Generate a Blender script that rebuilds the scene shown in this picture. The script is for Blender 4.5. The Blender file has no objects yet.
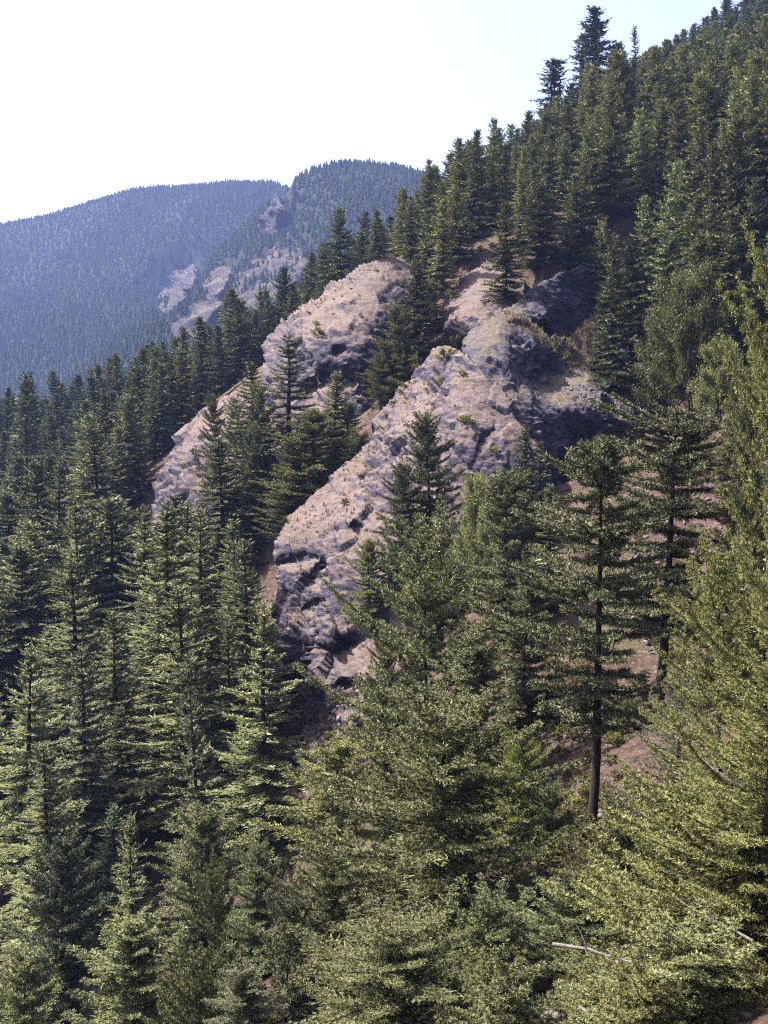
import bpy, math, random
import numpy as np
from mathutils import Vector
from mathutils.bvhtree import BVHTree

scene = bpy.context.scene
col = scene.collection
rad = math.radians

# ------------------------------------------------------------------ camera
FPX = 1000.0                                   # focal length in pixels of the 768 x 1024 frame
HORIZON = 450.0                                # image row of the horizon
PITCH = math.atan((512.0 - HORIZON) / FPX)     # camera looks slightly down
cam_data = bpy.data.cameras.new("camera")
cam_data.sensor_fit = 'VERTICAL'
cam_data.sensor_height = 24.0
cam_data.lens = 24.0 * FPX / 1024.0
cam_data.clip_start = 0.1
cam_data.clip_end = 40000.0
cam = bpy.data.objects.new("camera", cam_data)
col.objects.link(cam)
cam.location = (0, 0, 0)
cam.rotation_euler = (math.pi / 2 - PITCH, 0, 0)
scene.camera = cam

# ------------------------------------------------------------------ sky and sun
SUN_EL, SUN_AZ = 53.0, -82.0                   # azimuth measured from the view direction, left is negative
world = bpy.data.worlds.new("World")
scene.world = world
world.use_nodes = True
wn, wl = world.node_tree.nodes, world.node_tree.links
sky = wn.new('ShaderNodeTexSky')
sky.sky_type = 'NISHITA'
sky.sun_disc = False
sky.sun_elevation = rad(SUN_EL)
sky.sun_rotation = rad(SUN_AZ)
sky.altitude = 600
sky.air_density = 1.3
sky.dust_density = 8.0
sky.ozone_density = 0.3
tint_ = wn.new('ShaderNodeMix')                      # even colour multiplier takes the cyan out of the sky
tint_.data_type, tint_.blend_type = 'RGBA', 'MULTIPLY'
tint_.inputs[0].default_value = 1.0
tint_.inputs[7].default_value = (1.14, 1.0, 1.03, 1)
wl.new(sky.outputs[0], tint_.inputs[6])
wl.new(tint_.outputs[2], wn['Background'].inputs[0])
wn['Background'].inputs[1].default_value = 0.09
sun_dir = Vector((math.sin(rad(SUN_AZ)) * math.cos(rad(SUN_EL)),
                  math.cos(rad(SUN_AZ)) * math.cos(rad(SUN_EL)), math.sin(rad(SUN_EL))))
sl = bpy.data.lights.new("sun", 'SUN')
sl.energy = 5.0
sl.angle = rad(0.5)
sl.color = (1.0, 0.95, 0.86)
sun = bpy.data.objects.new("sun", sl)
col.objects.link(sun)
sun.location = (-60, 0, 120)
sun.rotation_euler = sun_dir.to_track_quat('Z', 'Y').to_euler()
vs = scene.view_settings
vs.view_transform = 'Standard'
vs.look = 'None'
vs.gamma = 1.0
vs.use_curve_mapping = False
vs.exposure = 2.12
scene.cycles.max_bounces = 3
scene.cycles.diffuse_bounces = 1
scene.cycles.glossy_bounces = 1
scene.cycles.transmission_bounces = 2
scene.cycles.transparent_max_bounces = 4
scene.cycles.volume_bounces = 0
scene.cycles.filter_width = 1.1
scene.cycles.use_denoising = False              # the fine needles keep their edges

# ------------------------------------------------------------------ helpers
CT, ST = math.cos(PITCH), math.sin(PITCH)


def P(px, py, d):
    """pixel and forward distance -> world point (arrays welcome)"""
    a = (np.asarray(px, float) - 384.0) / FPX
    b = (512.0 - np.asarray(py, float)) / FPX
    d = np.asarray(d, float)
    k = d / (CT + b * ST)
    return np.stack(np.broadcast_arrays(a * k, d, (b * CT - ST) * k), -1)


def proj(p):
    """world point -> pixel x, y and depth"""
    p = np.asarray(p, float)
    f = p[..., 1] * CT - p[..., 2] * ST
    u = p[..., 1] * ST + p[..., 2] * CT
    return 384.0 + FPX * p[..., 0] / f, 512.0 - FPX * u / f, f


def hash3(ix, iy, iz, seed=0):
    with np.errstate(over='ignore'):
        h = (ix.astype(np.int64) * 374761393 + iy.astype(np.int64) * 668265263
             + iz.astype(np.int64) * 2147483647 + seed * 1274126177) & 0xFFFFFFFF
        h = ((h ^ (h >> 13)) * 1274126177) & 0xFFFFFFFF
        h = ((h ^ (h >> 16)) * 2246822519) & 0xFFFFFFFF
        h = h ^ (h >> 15)
    return (h & 0xFFFFFF).astype(float) / float(0xFFFFFF)


def vnoise(p, seed=0):
    """value noise in 0..1 for points (..., 3)"""
    i = np.floor(p).astype(np.int64)
    f = p - i
    f = f * f * (3 - 2 * f)
    out = 0
    for dx in (0, 1):
        wx = f[..., 0] if dx else 1 - f[..., 0]
        for dy in (0, 1):
            wy = f[..., 1] if dy else 1 - f[..., 1]
            for dz in (0, 1):
                wz = f[..., 2] if dz else 1 - f[..., 2]
                out = out + wx * wy * wz * hash3(i[..., 0] + dx, i[..., 1] + dy, i[..., 2] + dz, seed)
    return out


def fbm(p, octaves=4, seed=0, gain=0.5):
    a, s, t = 1.0, 0.0, 0.0
    p = np.asarray(p, float)
    for k in range(octaves):
        s = s + a * (vnoise(p * 2.03 ** k + 17.3 * k, seed + k) - 0.5)
        t += a
        a *= gain
    return s / t * 2


def facets(p, seed=0):
    """nearest cell of a jittered lattice: a random tilted plane per cell, about -1..1"""
    i = np.floor(p).astype(np.int64)
    best = np.full(p.shape[:-1], 1e9)
    val = np.zeros(p.shape[:-1])
    for dx in (-1, 0, 1):
        for dy in (-1, 0, 1):
            for dz in (-1, 0, 1):
                c = [i[..., 0] + dx, i[..., 1] + dy, i[..., 2] + dz]
                q = np.stack([c[k] + hash3(*c, seed + k) for k in range(3)], -1)
                dv = p - q
                d2 = (dv ** 2).sum(-1)
                o = hash3(*c, seed + 7) * 2 - 1
                t = np.stack([hash3(*c, seed + 11 + k) * 2 - 1 for k in range(3)], -1)
                v = o * 0.6 + (t * dv).sum(-1) * 1.1
                m = d2 < best
                best = np.where(m, d2, best)
                val = np.where(m, v, val)
    return val


def rbf(pts, vals, smooth=0.0, scale=1.0):
    """thin-plate surface through scattered 2-D points, returned as a function"""
    pts = np.asarray(pts, float) / scale
    n = len(pts)

    def ker(r2):
        return 0.5 * r2 * np.log(np.maximum(r2, 1e-12))
    A = np.zeros((n + 3, n + 3))
    r2 = ((pts[:, None] - pts[None]) ** 2).sum(-1)
    A[:n, :n] = ker(r2) + np.eye(n) * smooth
    A[:n, n] = 1
    A[:n, n + 1:] = pts
    A[n:, :n] = A[:n, n:].T
    w = np.linalg.solve(A, np.concatenate([vals, [0, 0, 0]]))

    def f(x, y):
        x = np.asarray(x, float) / scale
        y = np.asarray(y, float) / scale
        out = w[n] + w[n + 1] * x + w[n + 2] * y
        for k in range(n):
            out = out + w[k] * ker((x - pts[k, 0]) ** 2 + (y - pts[k, 1]) ** 2)
        return out
    return f


def mesh_np(name, verts, faces, mats=(), attr=None, smooth=False, mat_index=None):
    """faces: integer array (n, 3) or (n, 4)"""
    me = bpy.data.meshes.new(name)
    verts = np.ascontiguousarray(verts, np.float32)
    faces = np.ascontiguousarray(faces, np.int32)
    nf, k = faces.shape
    me.vertices.add(len(verts))
    me.vertices.foreach_set('co', verts.ravel())
    me.loops.add(nf * k)
    me.loops.foreach_set('vertex_index', faces.ravel())
    me.polygons.add(nf)
    me.polygons.foreach_set('loop_start', np.arange(nf, dtype=np.int32) * k)
    me.polygons.foreach_set('loop_total', np.full(nf, k, np.int32))
    if smooth:
        me.polygons.foreach_set('use_smooth', np.ones(nf, bool))
    if mat_index is not None:
        me.polygons.foreach_set('material_index', np.ascontiguousarray(mat_index, np.int32))
    if attr:
        for an, av in attr.items():
            a = me.attributes.new(an, 'FLOAT', 'POINT')
            a.data.foreach_set('value', np.ascontiguousarray(av, np.float32))
    for m in mats:
        me.materials.append(m)
    me.update(calc_edges=True)
    return me


def link(name, data, parent=None, label=None, cat=None, group=None, kind=None):
    o = bpy.data.objects.new(name, data)
    col.objects.link(o)
    if parent is not None:
        o.parent = parent
    for k, v in (('label', label), ('category', cat), ('group', group), ('kind', kind)):
        if v:
            o[k] = v
    return o


class Nodes:
    """small wrapper for building node materials"""

    def __init__(self, name):
        self.m = bpy.data.materials.new(name)
        self.m.use_nodes = True
        self.t = self.m.node_tree
        self.n = self.t.nodes
        self.l = self.t.links
        self.b = self.n['Principled BSDF']
        self.out = self.n['Material Output']

    def new(self, kind, **kw):
        nd = self.n.new(kind)
        for k, v in kw.items():
            setattr(nd, k, v)
        return nd

    def set(self, sock, v):
        if hasattr(v, 'is_output'):
            self.l.new(v, sock)
        else:
            sock.default_value = v

    def noise(self, scale, detail=6, rough=0.6, vec=None, dist=0.0):
        nd = self.new('ShaderNodeTexNoise')
        nd.inputs['Scale'].default_value = scale
        nd.inputs['Detail'].default_value = detail
        nd.inputs['Roughness'].default_value = rough
        nd.inputs['Distortion'].default_value = dist
        if vec is not None:
            self.l.new(vec, nd.inputs['Vector'])
        return nd.outputs[0]

    def ramp(self, fac, stops, interp='LINEAR'):
        nd = self.new('ShaderNodeValToRGB')
        nd.color_ramp.interpolation = interp
        e = nd.color_ramp.elements
        while len(e) < len(stops):
            e.new(0.5)
        for el, (p, c) in zip(e, stops):
            el.position = p
            el.color = (*c, 1) if len(c) == 3 else c
        self.set(nd.inputs[0], fac)
        return nd.outputs[0]

    def mix(self, fac, a, b, mode='MIX'):
        nd = self.new('ShaderNodeMix', data_type='RGBA', blend_type=mode)
        self.set(nd.inputs[0], fac)
        self.set(nd.inputs[6], a if hasattr(a, 'is_output') else (*a, 1))
        self.set(nd.inputs[7], b if hasattr(b, 'is_output') else (*b, 1))
        return nd.outputs[2]

    def math(self, op, a, b=0.0, clamp=False):
        nd = self.new('ShaderNodeMath', operation=op, use_clamp=clamp)
        self.set(nd.inputs[0], a)
        self.set(nd.inputs[1], b)
        return nd.outputs[0]

    def attr(self, name):
        return self.new('ShaderNodeAttribute', attribute_name=name).outputs['Fac']

    def bump(self, h, strength=0.6, dist=0.3, prev=None):
        nd = self.new('ShaderNodeBump')
        nd.inputs['Strength'].default_value = strength
        nd.inputs['Distance'].default_value = dist
        self.l.new(h, nd.inputs['Height'])
        if prev is not None:
            self.l.new(prev, nd.inputs['Normal'])
        return nd.outputs[0]

    def coords(self):
        return self.new('ShaderNodeNewGeometry').outputs['Position']

    def normal_z(self):
        s = self.new('ShaderNodeSeparateXYZ')
        self.l.new(self.new('ShaderNodeNewGeometry').outputs['Normal'], s.inputs[0])
        return s.outputs[2]

    def done(self, colr, rough=0.9, normal=None, spec=0.2):
        self.set(self.b.inputs['Base Color'], colr if hasattr(colr, 'is_output') else (*colr, 1))
        self.set(self.b.inputs['Roughness'], rough)
        self.b.inputs['Specular IOR Level'].default_value = spec
        if normal is not None:
            self.l.new(normal, self.b.inputs['Normal'])
        return self.m


# ------------------------------------------------------------------ materials
def mat_rock(name, dark, light, warm, warmth=0.5, scale=1.0):
    N = Nodes(name)
    pos = N.coords()
    st = N.new('ShaderNodeMapping')
    st.inputs['Rotation'].default_value = (0.5, 0.35, 0.2)
    st.inputs['Scale'].default_value = (1.0, 1.0, 2.6)
    N.l.new(pos, st.inputs[0])
    big = N.noise(0.13 * scale, 5, 0.6, pos)
    mid = N.noise(0.8 * scale, 7, 0.68, st.outputs[0], 0.6)
    fine = N.noise(4.0 * scale, 5, 0.7, st.outputs[0])
    rock = N.mix(N.ramp(mid, [(0.38, (0, 0, 0)), (0.62, (1, 1, 1))]), dark, light)
    rock = N.mix(N.ramp(fine, [(0.35, (0.55, 0.55, 0.55)), (0.65, (1.25, 1.25, 1.25))]), (0, 0, 0), rock, 'MIX')
    rock2 = N.mix(0.55, rock, N.mix(N.ramp(mid, [(0.33, (0, 0, 0)), (0.66, (1, 1, 1))]), dark, light))
    soil = N.mix(N.ramp(N.noise(1.7 * scale, 6, 0.7, pos), [(0.36, (0, 0, 0)), (0.64, (1, 1, 1))]),
                 tuple(c * 0.4 for c in warm), warm)
    up = N.math('ADD', N.normal_z(), N.math('MULTIPLY', N.math('SUBTRACT', big, 0.5), 0.9))
    up = N.math('ADD', up, N.math('MULTIPLY', N.math('SUBTRACT', mid, 0.5), 0.8))
    fac = N.ramp(up, [(0.62 - 0.45 * warmth, (0, 0, 0)), (0.95 - 0.4 * warmth, (1, 1, 1))])
    scrub = N.ramp(N.noise(0.22 * scale, 5, 0.7, pos, 0.8), [(0.52, (0, 0, 0)), (0.60, (1, 1, 1))])
    rust = N.mix(N.noise(0.4 * scale, 3, 0.6, pos), (0.085, 0.050, 0.040), (0.075, 0.070, 0.036))
    soil = N.mix(N.math('MULTIPLY', scrub, 0.8), soil, rust)
    c = N.mix(fac, rock2, soil)
    v = N.new('ShaderNodeTexVoronoi', feature='DISTANCE_TO_EDGE')
    v.inputs['Scale'].default_value = 0.33 * scale
    dv = N.new('ShaderNodeVectorMath', operation='ADD')
    N.l.new(st.outputs[0], dv.inputs[0])
    nz = N.new('ShaderNodeTexNoise')
    nz.inputs['Scale'].default_value = 0.7
    N.l.new(pos, nz.inputs['Vector'])
    N.l.new(nz.outputs['Color'], dv.inputs[1])
    N.l.new(dv.outputs[0], v.inputs['Vector'])
    crack = N.ramp(v.outputs['Distance'], [(0.0, (0.15, 0.15, 0.18)), (0.05, (1, 1, 1))])
    c = N.mix(N.math('MULTIPLY', N.math('SUBTRACT', 1.0, fac, True), 0.75), c, crack, 'MULTIPLY')
    sp = N.ramp(N.noise(2.3 * scale, 4, 0.75, pos), [(0.63, (0, 0, 0)), (0.7, (1, 1, 1))])
    c = N.mix(N.math('MULTIPLY', sp, 0.5), c, (0.17, 0.158, 0.165))
    b = N.bump(mid, 0.55, 0.8 / scale)
    b = N.bump(N.ramp(v.outputs['Distance'], [(0, (0, 0, 0)), (0.06, (1, 1, 1))]), 0.2, 0.2 / scale, b)
    b = N.bump(fine, 0.5, 0.2 / scale, b)
    return N.done(c, 0.92, b, 0.15)


def mat_ground():
    N = Nodes('hillside_soil')
    pos = N.coords()
    a = N.noise(0.05, 6, 0.6, pos)
    b = N.noise(0.9, 7, 0.7, pos)
    f = N.noise(6.0, 4, 0.7, pos)
    soil = N.mix(N.ramp(b, [(0.35, (0, 0, 0)), (0.66, (1, 1, 1))]), (0.020, 0.013, 0.011), (0.080, 0.051, 0.043))
    duff = N.mix(f, (0.03, 0.027, 0.015), (0.075, 0.065, 0.033))
    c = N.mix(N.ramp(a, [(0.50, (0, 0, 0)), (0.62, (1, 1, 1))]), soil, duff)
    rk = N.ramp(N.noise(2.5, 5, 0.7, pos), [(0.56, (0, 0, 0)), (0.63, (1, 1, 1))])
    c = N.mix(N.math('MULTIPLY', rk, 0.6), c, (0.15, 0.13, 0.135))
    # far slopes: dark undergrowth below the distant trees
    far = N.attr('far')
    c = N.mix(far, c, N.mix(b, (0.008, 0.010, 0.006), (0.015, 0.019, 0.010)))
    n = N.bump(b, 0.8, 0.6)
    n = N.bump(f, 0.7, 0.15, n)
    return N.done(c, 0.95, n, 0.1)


def mat_foliage(name, a, b, translucency=0.22, gloss=0.02):
    """needle colour from the tint of the tree, a random value per tuft and soft patches"""
    N = Nodes(name)
    oi = N.new('ShaderNodeObjectInfo')
    t = N.attr('tuft')
    c = N.mix(N.ramp(t, [(0.0, (0, 0, 0)), (1.0, (1, 1, 1))]), a, b)
    c = N.mix(1.0, c, oi.outputs['Color'], 'MULTIPLY')
    v = N.math('ADD', N.math('MULTIPLY', oi.outputs['Random'], 0.5), 0.75)
    hs = N.new('ShaderNodeHueSaturation')
    N.set(hs.inputs['Value'], v)
    N.set(hs.inputs['Hue'], N.math('ADD', N.math('MULTIPLY', oi.outputs['Random'], 0.016), 0.492))
    N.l.new(c, hs.inputs['Color'])
    c = hs.outputs[0]
    d = N.new('ShaderNodeBsdfDiffuse')
    tr = N.new('ShaderNodeBsdfTranslucent')
    g = N.new('ShaderNodeBsdfGlossy')
    g.inputs['Roughness'].default_value = 0.55
    N.l.new(c, d.inputs[0])
    N.l.new(c, tr.inputs[0])
    m1 = N.new('ShaderNodeMixShader')
    m1.inputs[0].default_value = translucency
    N.l.new(d.outputs[0], m1.inputs[1])
    N.l.new(tr.outputs[0], m1.inputs[2])
    m2 = N.new('ShaderNodeMixShader')
    m2.inputs[0].default_value = gloss
    N.l.new(m1.outputs[0], m2.inputs[1])
    N.l.new(g.outputs[0], m2.inputs[2])
    N.l.new(m2.outputs[0], N.out.inputs[0])
    return N.m


def mat_bark(name, a, b):
    N = Nodes(name)
    tc = N.new('ShaderNodeTexCoord')
    mp = N.new('ShaderNodeMapping')
    mp.inputs['Scale'].default_value = (6, 6, 0.9)
    N.l.new(tc.outputs['Object'], mp.inputs[0])
    n = N.noise(1.5, 6, 0.7, mp.outputs[0])
    c = N.mix(N.ramp(n, [(0.3, (0, 0, 0)), (0.7, (1, 1, 1))]), a, b)
    return N.done(c, 0.9, N.bump(n, 0.8, 0.08), 0.15)


def mat_plain(name, a, b, scale=3.0, rough=0.9):
    N = Nodes(name)
    n = N.noise(scale, 6, 0.7, N.coords())
    return N.done(N.mix(N.ramp(n, [(0.35, (0, 0, 0)), (0.65, (1, 1, 1))]), a, b), rough, N.bump(n, 0.6, 0.1), 0.15)


ROCK = mat_rock('grey_violet_rock', (0.010, 0.009, 0.017), (0.066, 0.060, 0.092), (0.134, 0.103, 0.100), 0.36)
ROCK_BLUE_SHADE = mat_rock('blue_grey_shade_cliff', (0.010, 0.010, 0.021), (0.070, 0.068, 0.108), (0.110, 0.092, 0.074), 0.02)  # blue-grey cliff rock; the blue of its shade is put into the colour
ROCK_FAR = mat_rock('distant_rock', (0.006, 0.006, 0.009), (0.027, 0.025, 0.032), (0.030, 0.026, 0.028), 0.3, 0.16)
GROUND = mat_ground()
FIR = mat_foliage('fir_needles', (0.036, 0.043, 0.020), (0.150, 0.160, 0.078), 0.06)
LEAF = mat_foliage('broad_leaves', (0.07, 0.08, 0.022), (0.15, 0.155, 0.05), 0.25)
FARFIR = mat_foliage('distant_needles', (0.017, 0.025, 0.012), (0.026, 0.035, 0.016), 0.05, 0.0)
BARK = mat_bark('fir_bark', (0.010, 0.008, 0.007), (0.034, 0.026, 0.023))
DEADWOOD = mat_bark('bleached_wood', (0.05, 0.045, 0.043), (0.20, 0.185, 0.18))
DRYGRASS = mat_plain('dry_grass', (0.10, 0.082, 0.034), (0.20, 0.165, 0.078), 1.2)
STONE = mat_plain('scree_stone', (0.05, 0.044, 0.047), (0.15, 0.125, 0.122), 1.1)

# ------------------------------------------------------------------ terrain
near_px = [  # ground points: pixel x, pixel y, forward distance
    (600, 850, 62), (555, 745, 85), (520, 690, 97), (340, 745, 108), (700, 640, 100), (720, 480, 128),
    (740, 420, 143), (560, 490, 150), (640, 405, 178), (612, 340, 196), (620, 262, 214), (760, 262, 195),
    (768, 120, 285), (540, 262, 218), (450, 270, 228), (400, 268, 246), (330, 300, 250), (420, 250, 300),
    (500, 206, 340), (600, 138, 390), (700, 64, 450), (850, -60, 500), (1000, 100, 350),
    (350, 300, 285), (300, 345, 298), (200, 398, 310), (100, 436, 330), (0, 458, 350), (-150, 505, 360),
    (20, 530, 300), (60, 575, 205), (150, 545, 212), (130, 655, 172), (230, 630, 162), (262, 700, 132),
    (0, 800, 132), (100, 900, 105), (210, 955, 92), (330, 950, 70), (-100, 900, 130),
    (230, 420, 228), (260, 400, 236), (420, 420, 178), (350, 480, 172), (430, 560, 143), (400, 700, 116),
    (470, 400, 176), (520, 440, 168), (768, 800, 60), (900, 500, 100), (900, 300, 170), (660, 760, 72),
    (620, 560, 116), (480, 560, 130),
]
near_xyz = [
    (0, 0, -1.9), (0, -30, -2), (40, -30, 10), (40, 0, 4), (-40, 0, -30), (-40, -30, -24), (20, 20, -8), (0, 18, -15),
    (-20, 20, -27), (30, 40, -9), (13, 36, -20), (0, 46, -29.5), (-20, 50, -39), (-45, 50, -52), (90, 40, 25),
    (-20, 430, 15), (60, 490, 65), (150, 600, 150), (270, 700, 210), (-60, 430, -50), (-150, 470, -75), (0, 560, -10),
    (-150, 100, -92), (-150, 200, -80), (-250, 330, -60), (-250, 150, -120), (-150, 0, -85), (300, 250, 140),
    (300, 450, 260), (100, 120, 32), (200, 150, 90), (200, 20, 80), (-200, 650, -110), (100, 700, 30),
]
np_pts = np.array([P(*q) for q in near_px] + [np.array(q, float) for q in near_xyz])
near_f = rbf(np_pts[:, :2], np_pts[:, 2], 0.002, 100.0)

far_px = [
    (-250, 262, 2700), (-120, 245, 2650), (0, 226, 2600), (60, 214, 2560), (130, 200, 2500), (200, 193, 2450), (262, 192, 2400),
    (288, 186, 1760), (315, 170, 1740), (345, 163, 1720), (400, 170, 1660), (460, 205, 1620), (560, 230, 1600),
    (275, 215, 1660), (240, 262, 1540), (200, 292, 1440), (150, 340, 1330), (110, 372, 1280), (300, 250, 1480), (330, 300, 1200),
    (240, 310, 1260), (190, 345, 1180),
    (50, 300, 2100), (0, 355, 1800), (100, 255, 2300), (180, 240, 2230), (130, 305, 1950), (-150, 340, 2000),
    (80, 350, 1750), (0, 430, 1450), (-200, 450, 1500), (100, 400, 1150), (250, 360, 1000), (400, 330, 900),
    (220, 215, 2330), (160, 222, 2370), (30, 260, 2380),
]
far_xyz = [(-300, 750, -130), (0, 700, -40), (-700, 900, -150), (-1200, 1200, -120), (300, 800, 120), (600, 1200, 300),
           (-100, 3200, 350), (-900, 3300, 350), (-1500, 2600, 400), (600, 2600, 420), (0, 4200, 200), (-2000, 4500, 200),
           (-300, 2100, 250), (1500, 2500, 400), (-2500, 1500, 200)]
fp = np.array([P(*q) for q in far_px] + [np.array(q, float) for q in far_xyz])
far_f = rbf(fp[:, :2], fp[:, 2], 0.0005, 600.0)


def smoothstep(a, b, x):
    t = np.clip((x - a) / (b - a), 0, 1)
    return t * t * (3 - 2 * t)


def ground_raw(x, y):
    x = np.asarray(x, float)
    y = np.asarray(y, float)
    p = np.stack([x, y, x * 0], -1)
    xa = np.clip(x, -320, 420)
    ya = np.clip(y, -80, 800)
    zn = near_f(xa, ya) + 1.6 * fbm(p / 18.0, 3, 3) + 0.5 * fbm(p / 3.5, 3, 9)
    xf = np.clip(x, -2600, 1800)
    yf = np.clip(y, 600, 4600)
    zf = far_f(xf, yf) + 22 * fbm(p / 210.0, 4, 21) * smoothstep(700, 1300, y)
    w = smoothstep(470, 850, y)
    w = np.maximum(w, smoothstep(260, 420, np.abs(x)) * smoothstep(350, 600, y))
    return zn * (1 - w) + zf * w


def axis(segs):
    out = [segs[0][0]]
    for a, b, s in segs:
        n = max(1, int(round((b - a) / s)))
        out += list(a + (b - a) * (np.arange(n) + 1) / n)
    return np.array(out)


gx = axis([(-6000, -2500, 500), (-2500, -1100, 100), (-1100, -260, 16), (-260, -110, 7), (-110, 120, 2.0), (120, 260, 6),
           (260, 700, 24), (700, 2500, 150), (2500, 6000, 500)])
gy = axis([(-600, -60, 60), (-60, 0, 6), (0, 260, 2.0), (260, 460, 4), (460, 1000, 16), (1000, 2750, 14), (2750, 5000, 90),
           (5000, 12000, 1000)])
GX, GY = np.meshgrid(gx, gy)
GZ = ground_raw(GX, GY)

# ------------------------------------------------------------------ rock outcrops
# each: outline in pixels, control points (pixel x, y, forward distance), grid step in pixels
def inside(poly, x, y):
    poly = np.asarray(poly, float)
    c = np.zeros(x.shape, bool)
    j = len(poly) - 1
    for i in range(len(poly)):
        xi, yi = poly[i]
        xj, yj = poly[j]
        hit = ((yi > y) != (yj > y)) & (x < (xj - xi) * (y - yi) / (yj - yi + 1e-12) + xi)
        c ^= hit
        j = i
    return c


rock_samples = []
rock_polys = ([], [])


def make_rock(name, outline, ctrl, mat, step, big, small, seed, label, cat, back=14.0, cell=5.0, kind=None, notches=()):
    ctrl = np.array(ctrl, float)
    f = rbf(ctrl[:, :2], ctrl[:, 2], 0.01, 60.0)
    o = np.array(outline, float)
    x0, y0 = o.min(0) - step
    x1, y1 = o.max(0) + step
    xs = np.arange(x0, x1 + step, step)
    ys = np.arange(y0, y1 + step, step)
    X, Y = np.meshgrid(xs, ys)
    jx = X + 4.0 * fbm(np.stack([X / 22, Y / 22, X * 0 + seed], -1), 3, seed)
    jy = Y + 4.0 * fbm(np.stack([X / 22, Y / 22, X * 0 + seed + 9], -1), 3, seed + 1)
    ins = inside(outline, jx, jy)
    q = ins[:-1, :-1] & ins[1:, :-1] & ins[:-1, 1:] & ins[1:, 1:]
    D = f(X, Y)
    wx = X + 9.0 * fbm(np.stack([X / 14, Y / 14, X * 0 + 2.5], -1), 4, seed + 90)
    wy = Y + 9.0 * fbm(np.stack([X / 14, Y / 14, X * 0 + 7.5], -1), 4, seed + 91)
    for nx, ny, rx, ry, dep in notches:                   # recesses under overhangs
        D = D + dep * 0.8 * np.exp(-((((wx - nx) + 0.45 * (wy - ny)) / rx) ** 2 + ((wy - ny) / ry) ** 2))
    V = P(X, Y, D)
    # displacement along the smooth surface normal
    dx = np.gradient(V, axis=1)
    dy = np.gradient(V, axis=0)
    n = np.cross(dx, dy)
    n /= np.linalg.norm(n, axis=-1, keepdims=True) + 1e-9
    n = np.where((n[..., 1:2] > 0), -n, n)
    dist = float(ctrl[:, 2].mean())
    pv = V.copy()
    pv[..., 2] *= 1.35
    pv[..., 0] += 0.5 * pv[..., 2]
    warp = np.stack([fbm(pv / (cell * 1.4), 3, seed + 40 + k) for k in range(3)], -1) * cell * 0.16
    steep = np.clip(1.6 - 1.6 * np.abs(n[..., 2]), 0.2, 1.25)
    steep = steep * (0.5 + 1.0 * vnoise(V / (cell * 2.2), seed + 77))
    # joints run down the face: cells long along the fall line
    jv = V + warp
    jv = np.stack([jv[..., 0] + 0.25 * jv[..., 2], jv[..., 1] * 0.7, jv[..., 2] * 0.42 - 0.12 * jv[..., 0]], -1)
    h = big * 1.45 * facets(jv / cell, seed) + big * 0.4 * facets((pv + warp) / (cell * 0.42), seed + 3)
    h *= steep
    h += 0.6 * small * steep * facets((pv + warp * 0.4) / (cell * 0.18), seed + 5)
    h += big * 0.5 * fbm(jv / (cell * 1.7), 4, seed + 8) + 0.25 * small * fbm(V * 1.3, 3, seed + 4)
    V = V + n * h[..., None]
    idx = np.arange(X.size).reshape(X.shape)
    F = np.stack([idx[:-1, :-1], idx[1:, :-1], idx[1:, 1:], idx[:-1, 1:]], -1)[q]
    used = np.unique(F)
    remap = -np.ones(X.size, int)
    remap[used] = np.arange(len(used))
    F = remap[F]
    V = V.reshape(-1, 3)[used]
    # skirt running back into the hill
    e = np.concatenate([F[:, [0, 1]], F[:, [1, 2]], F[:, [2, 3]], F[:, [3, 0]]])
    key = np.sort(e, 1)
    _, inv, cnt = np.unique(key[:, 0] * 10 ** 7 + key[:, 1], return_inverse=True, return_counts=True)
    be = e[cnt[inv] == 1]
    bv = np.unique(be)
    cen = V.mean(0)
    base = len(V)
    ring = [V]
    faces = [F]
    prev = {b: b for b in bv}
    pos = V[bv].copy()
    for k, (bk, inn) in enumerate(((0.12, -0.015), (0.35, 0.0), (1.0, 0.06))):
        out = pos - cen
        out[:, 1] = 0
        np_ = pos.copy()
        np_[:, 1] += back * bk
        np_ -= out * inn
        np_[:, 2] -= back * bk * 0.12
        np_ += np.stack([fbm(pos / 3.0, 2, seed + 60 + m + 5 * k) for m in range(3)], -1) * big * 0.7
        new = {b: base + i for i, b in enumerate(bv)}
        faces.append(np.array([[prev[b], prev[a], new[a], new[b]] for a, b in be]))
        prev = new
        base += len(bv)
        ring.append(np_)
    V = np.concatenate(ring)
    F = np.concatenate(faces)
    rock_samples.append(V[:len(used)])
    off = len(rock_polys[0])
    rock_polys[0].extend(V.tolist())
    rock_polys[1].extend((F + off).tolist())
    me = mesh_np(name, V, F, (mat,))
    return link(name, me, None, label, cat, 'rock outcrops on the hillside' if kind is None else 'far cliffs', None)


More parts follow.
